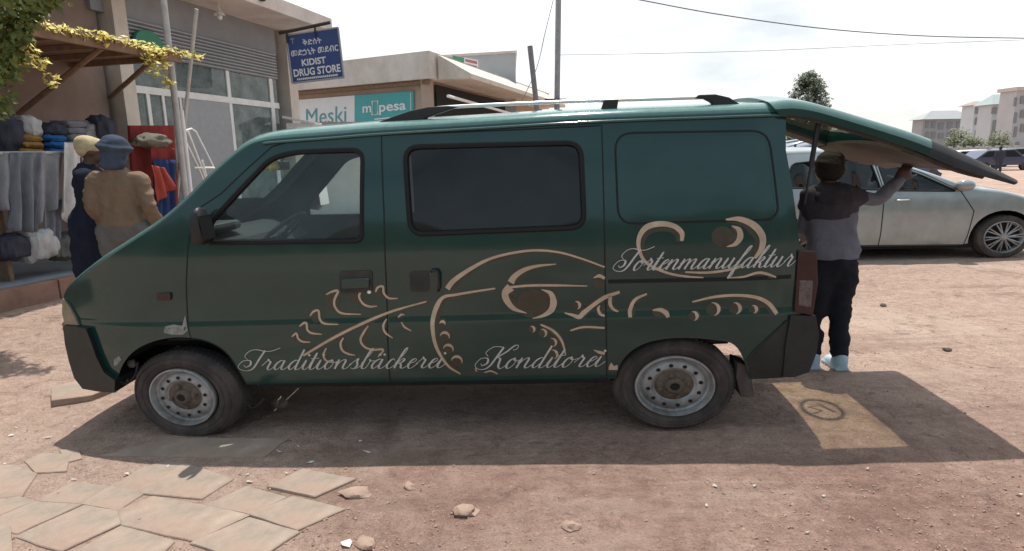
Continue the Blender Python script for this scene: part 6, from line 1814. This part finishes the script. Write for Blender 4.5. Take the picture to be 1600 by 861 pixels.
# --- person in the tan jacket, back to the camera
J = j_stand(); J['shl'] = (-.165, -.01, 1.385); J['shr'] = (.165, -.01, 1.385); J['elr'] = (.225, -.05, 1.14); J['ell'] = (-.205, -.04, 1.13); J['wrr'] = (.235, .05, .90); J['wrl'] = (-.20, .12, .92); J['chest'] = (0, 0, 1.22)
f0 = at_y(222, 545, 6.0); zf = gz(f0.x, 6.0); Ht = at_y(188, 212, 6.0).z-zf
def hood(c, J, s):
    h = V3(J, 'head', s); c.blob(h+Vector((0, -.01, .030))*s, (.100*s, .118*s, .108*s), 18); c.blob(h+Vector((.0, -.035, -.05))*s, (.090*s, .085*s, .09*s), 16); c.tube([h+Vector((.098*math.cos(a), -.01+.116*math.sin(a), .03-.02*math.cos(a)))*s for a in [2*math.pi*k/20 for k in range(20)]], .018*s, 8, closed=True)
    c.blob(h+Vector((0, -.06, -.12))*s, (.10*s, .07*s, .06*s), 14)
def tail(c, J, s):
    p = V3(J, 'pelvis', s); c.blob(p+Vector((0, 0, .0)), (.150*s, .12*s, .075*s), 16)
figure('person in a tan jacket and dark blue hood seen from behind beside the bonnet', (f0.x, 6.0, zf), R(-4), Ht*1.005, J, {}, [
    ('jacket', jacket(.85, .02, 1.0, 1.03), M_cloth('tan_jacket', srgb(126, 106, 88), .16), .013, .009),
    ('shirt', tail, M_cloth('dull_red_shirt', (.20, .05, .045)), .012, .004), ('trousers', trousers(1.0), M_cloth('stone_trousers', srgb(104, 101, 98), .15), .013, .006),
    ('hood', hood, M_cloth('hood_blue', srgb(70, 78, 92), .25), .011, .007), ('shoes', shoes, MT['black'], .012, 0)])
# --- person in the long navy coat and cream beanie, in profile
J = j_stand(); J['shl'] = (-.165, -.01, 1.40); J['shr'] = (.165, -.01, 1.40); J['elr'] = (.20, .02, 1.12); J['wrr'] = (.15, .18, 1.0); J['ell'] = (-.20, .0, 1.12); J['wrl'] = (-.16, .14, .95); J['head'] = (0, .05, 1.60)
f0 = at_y(180, 540, 6.35); zf = gz(f0.x, 6.35); Ht = at_y(137, 212, 6.35).z-zf
def beanie(c, J, s):
    h = V3(J, 'head', s); c.blob(h+Vector((0, -.018, .050))*s, (.092*s, .112*s, .092*s), 18); c.blob(h+Vector((0, -.045, .085))*s, (.078*s, .085*s, .072*s), 16); c.blob(h+Vector((0, -.06, .01))*s, (.082*s, .062*s, .06*s), 16)
def coat(c, J, s):
    jacket(.92, .1)(c, J, s)
    p = V3(J, 'pelvis', s); limb(c, [p, p+Vector((0, 0, -.25*s)), p+Vector((0, 0, -.48*s))], [.195*s, .205*s, .215*s], 18)
figure('person in a long navy coat and cream beanie seen in profile facing right', (f0.x, 6.35, zf), R(-72), Ht*1.0, J, {}, [
    ('coat', coat, M_cloth('navy_coat', srgb(38, 42, 56), .2), .014, .010), ('trousers', trousers(.7, False), G4, .014, .006),
    ('beanie', beanie, M_cloth('beanie_cream', srgb(190, 174, 140), .12), .010, .004), ('shoes', shoes, MT['black'], .012, 0)])
# --- person at the raised tailgate, back to the camera, right hand on the gate
yC = on_ground(1300, 576).y
f0 = at_y(1296, 578, yC); zf = gz(f0.x, yC); Ht = at_y(1296, 228, yC).z-zf
def pj(px, py, y=0.0):
    p = at_y(px, py, yC+y); k = 1.75/Ht; return ((p.x-f0.x)/SXP*k, y*k, (p.z-zf)*k)
J = j_stand()
J['head'] = tuple(Vector(pj(1297, 262))+Vector((0, .03, 0))); J['neck'] = pj(1297, 296); J['chest'] = pj(1297, 335); J['pelvis'] = pj(1303, 405)
J['shr'] = pj(1327, 306); J['elr'] = pj(1371, 312, .03); J['wrr'] = pj(1404, 282, .03); J['hdr'] = Vector(pj(1418, 262, .03))-Vector(pj(1404, 282, .03)); J['hur'] = (0, -1, .3)
J['shl'] = pj(1268, 306); J['ell'] = pj(1258, 352, .05); J['wrl'] = pj(1258, 372, .22); J['curl'] = .7
J['hipl'] = pj(1285, 415); J['hipr'] = pj(1318, 415); J['knr'] = pj(1312, 488, .03); J['anr'] = pj(1311, 562); J['knl'] = pj(1275, 486, .05); J['anl'] = pj(1268, 560, .03)
J['anr'] = (J['anr'][0], J['anr'][1], .09); J['anl'] = (J['anl'][0], J['anl'][1], .09)
def hairC(c, J, s):
    h = V3(J, 'head', s); c.blob(h+Vector((0, -.022, .028))*s, (.088*s, .10*s, .104*s), 18); c.blob(h+Vector((0, -.045, -.03))*s, (.080*s, .072*s, .07*s), 16)
def hoodC(c, J, s):
    n_ = V3(J, 'neck', s); c.blob(n_+Vector((0, -.07, -.05))*s, (.13*s, .07*s, .085*s), 16); c.tube([n_+Vector((.10*math.cos(a), .02+.10*math.sin(a), .0))*s for a in [2*math.pi*k/16 for k in range(16)]], .035*s, 8, closed=True)
def vest(c, J, s):
    ch = V3(J, 'chest', s); nk = V3(J, 'neck', s); c.blob(ch+Vector((-.01, 0, .05))*s, (.172*s, .122*s, .20*s), 18)
    for sd in 'lr':
        a = V3(J, 'sh'+sd, s); e = V3(J, 'el'+sd, s); limb(c, [nk+Vector((0, 0, -.06*s)), a, a+(e-a)*.30], [.07*s, .078*s, .076*s])
figure('person in a grey hooded top and dark trousers holding up the raised tailgate', (f0.x, yC, zf), 0, Ht, J, {}, [
    ('sweater', jacket(.82, -.035, 1.0, 1.0), M_cloth('grey_sweater', srgb(118, 121, 132), .14), .011, .007),
    ('vest', vest, M_cloth('dark_grey_vest', srgb(72, 70, 78), .25), .012, .012), ('hood', hoodC, M_cloth('dark_grey_hood', srgb(66, 64, 72), .25), .012, .010),
    ('trousers', trousers(.84), M_cloth('dark_trousers', srgb(40, 42, 50), .15), .012, .010),
    ('shoes', shoes, M_cloth('pale_blue_shoes', srgb(176, 196, 206), .1), .010, .002), ('hair', hairC, MT['hair'], .010, .008)])
# --- far person
pf = at_y(1561, 252, 40); J = j_stand()
figure('tiny distant person in dark clothes standing on the dirt near the right edge', (pf.x, 40, gz(pf.x, 40)), 0, 1.72, J, {}, [('jacket', jacket(1.05), G4, .03, 0), ('trousers', trousers(1.0), G4, .03, 0), ('shoes', shoes, MT['black'], .03, 0), ('hair', hairC, MT['hair'], .03, 0)])
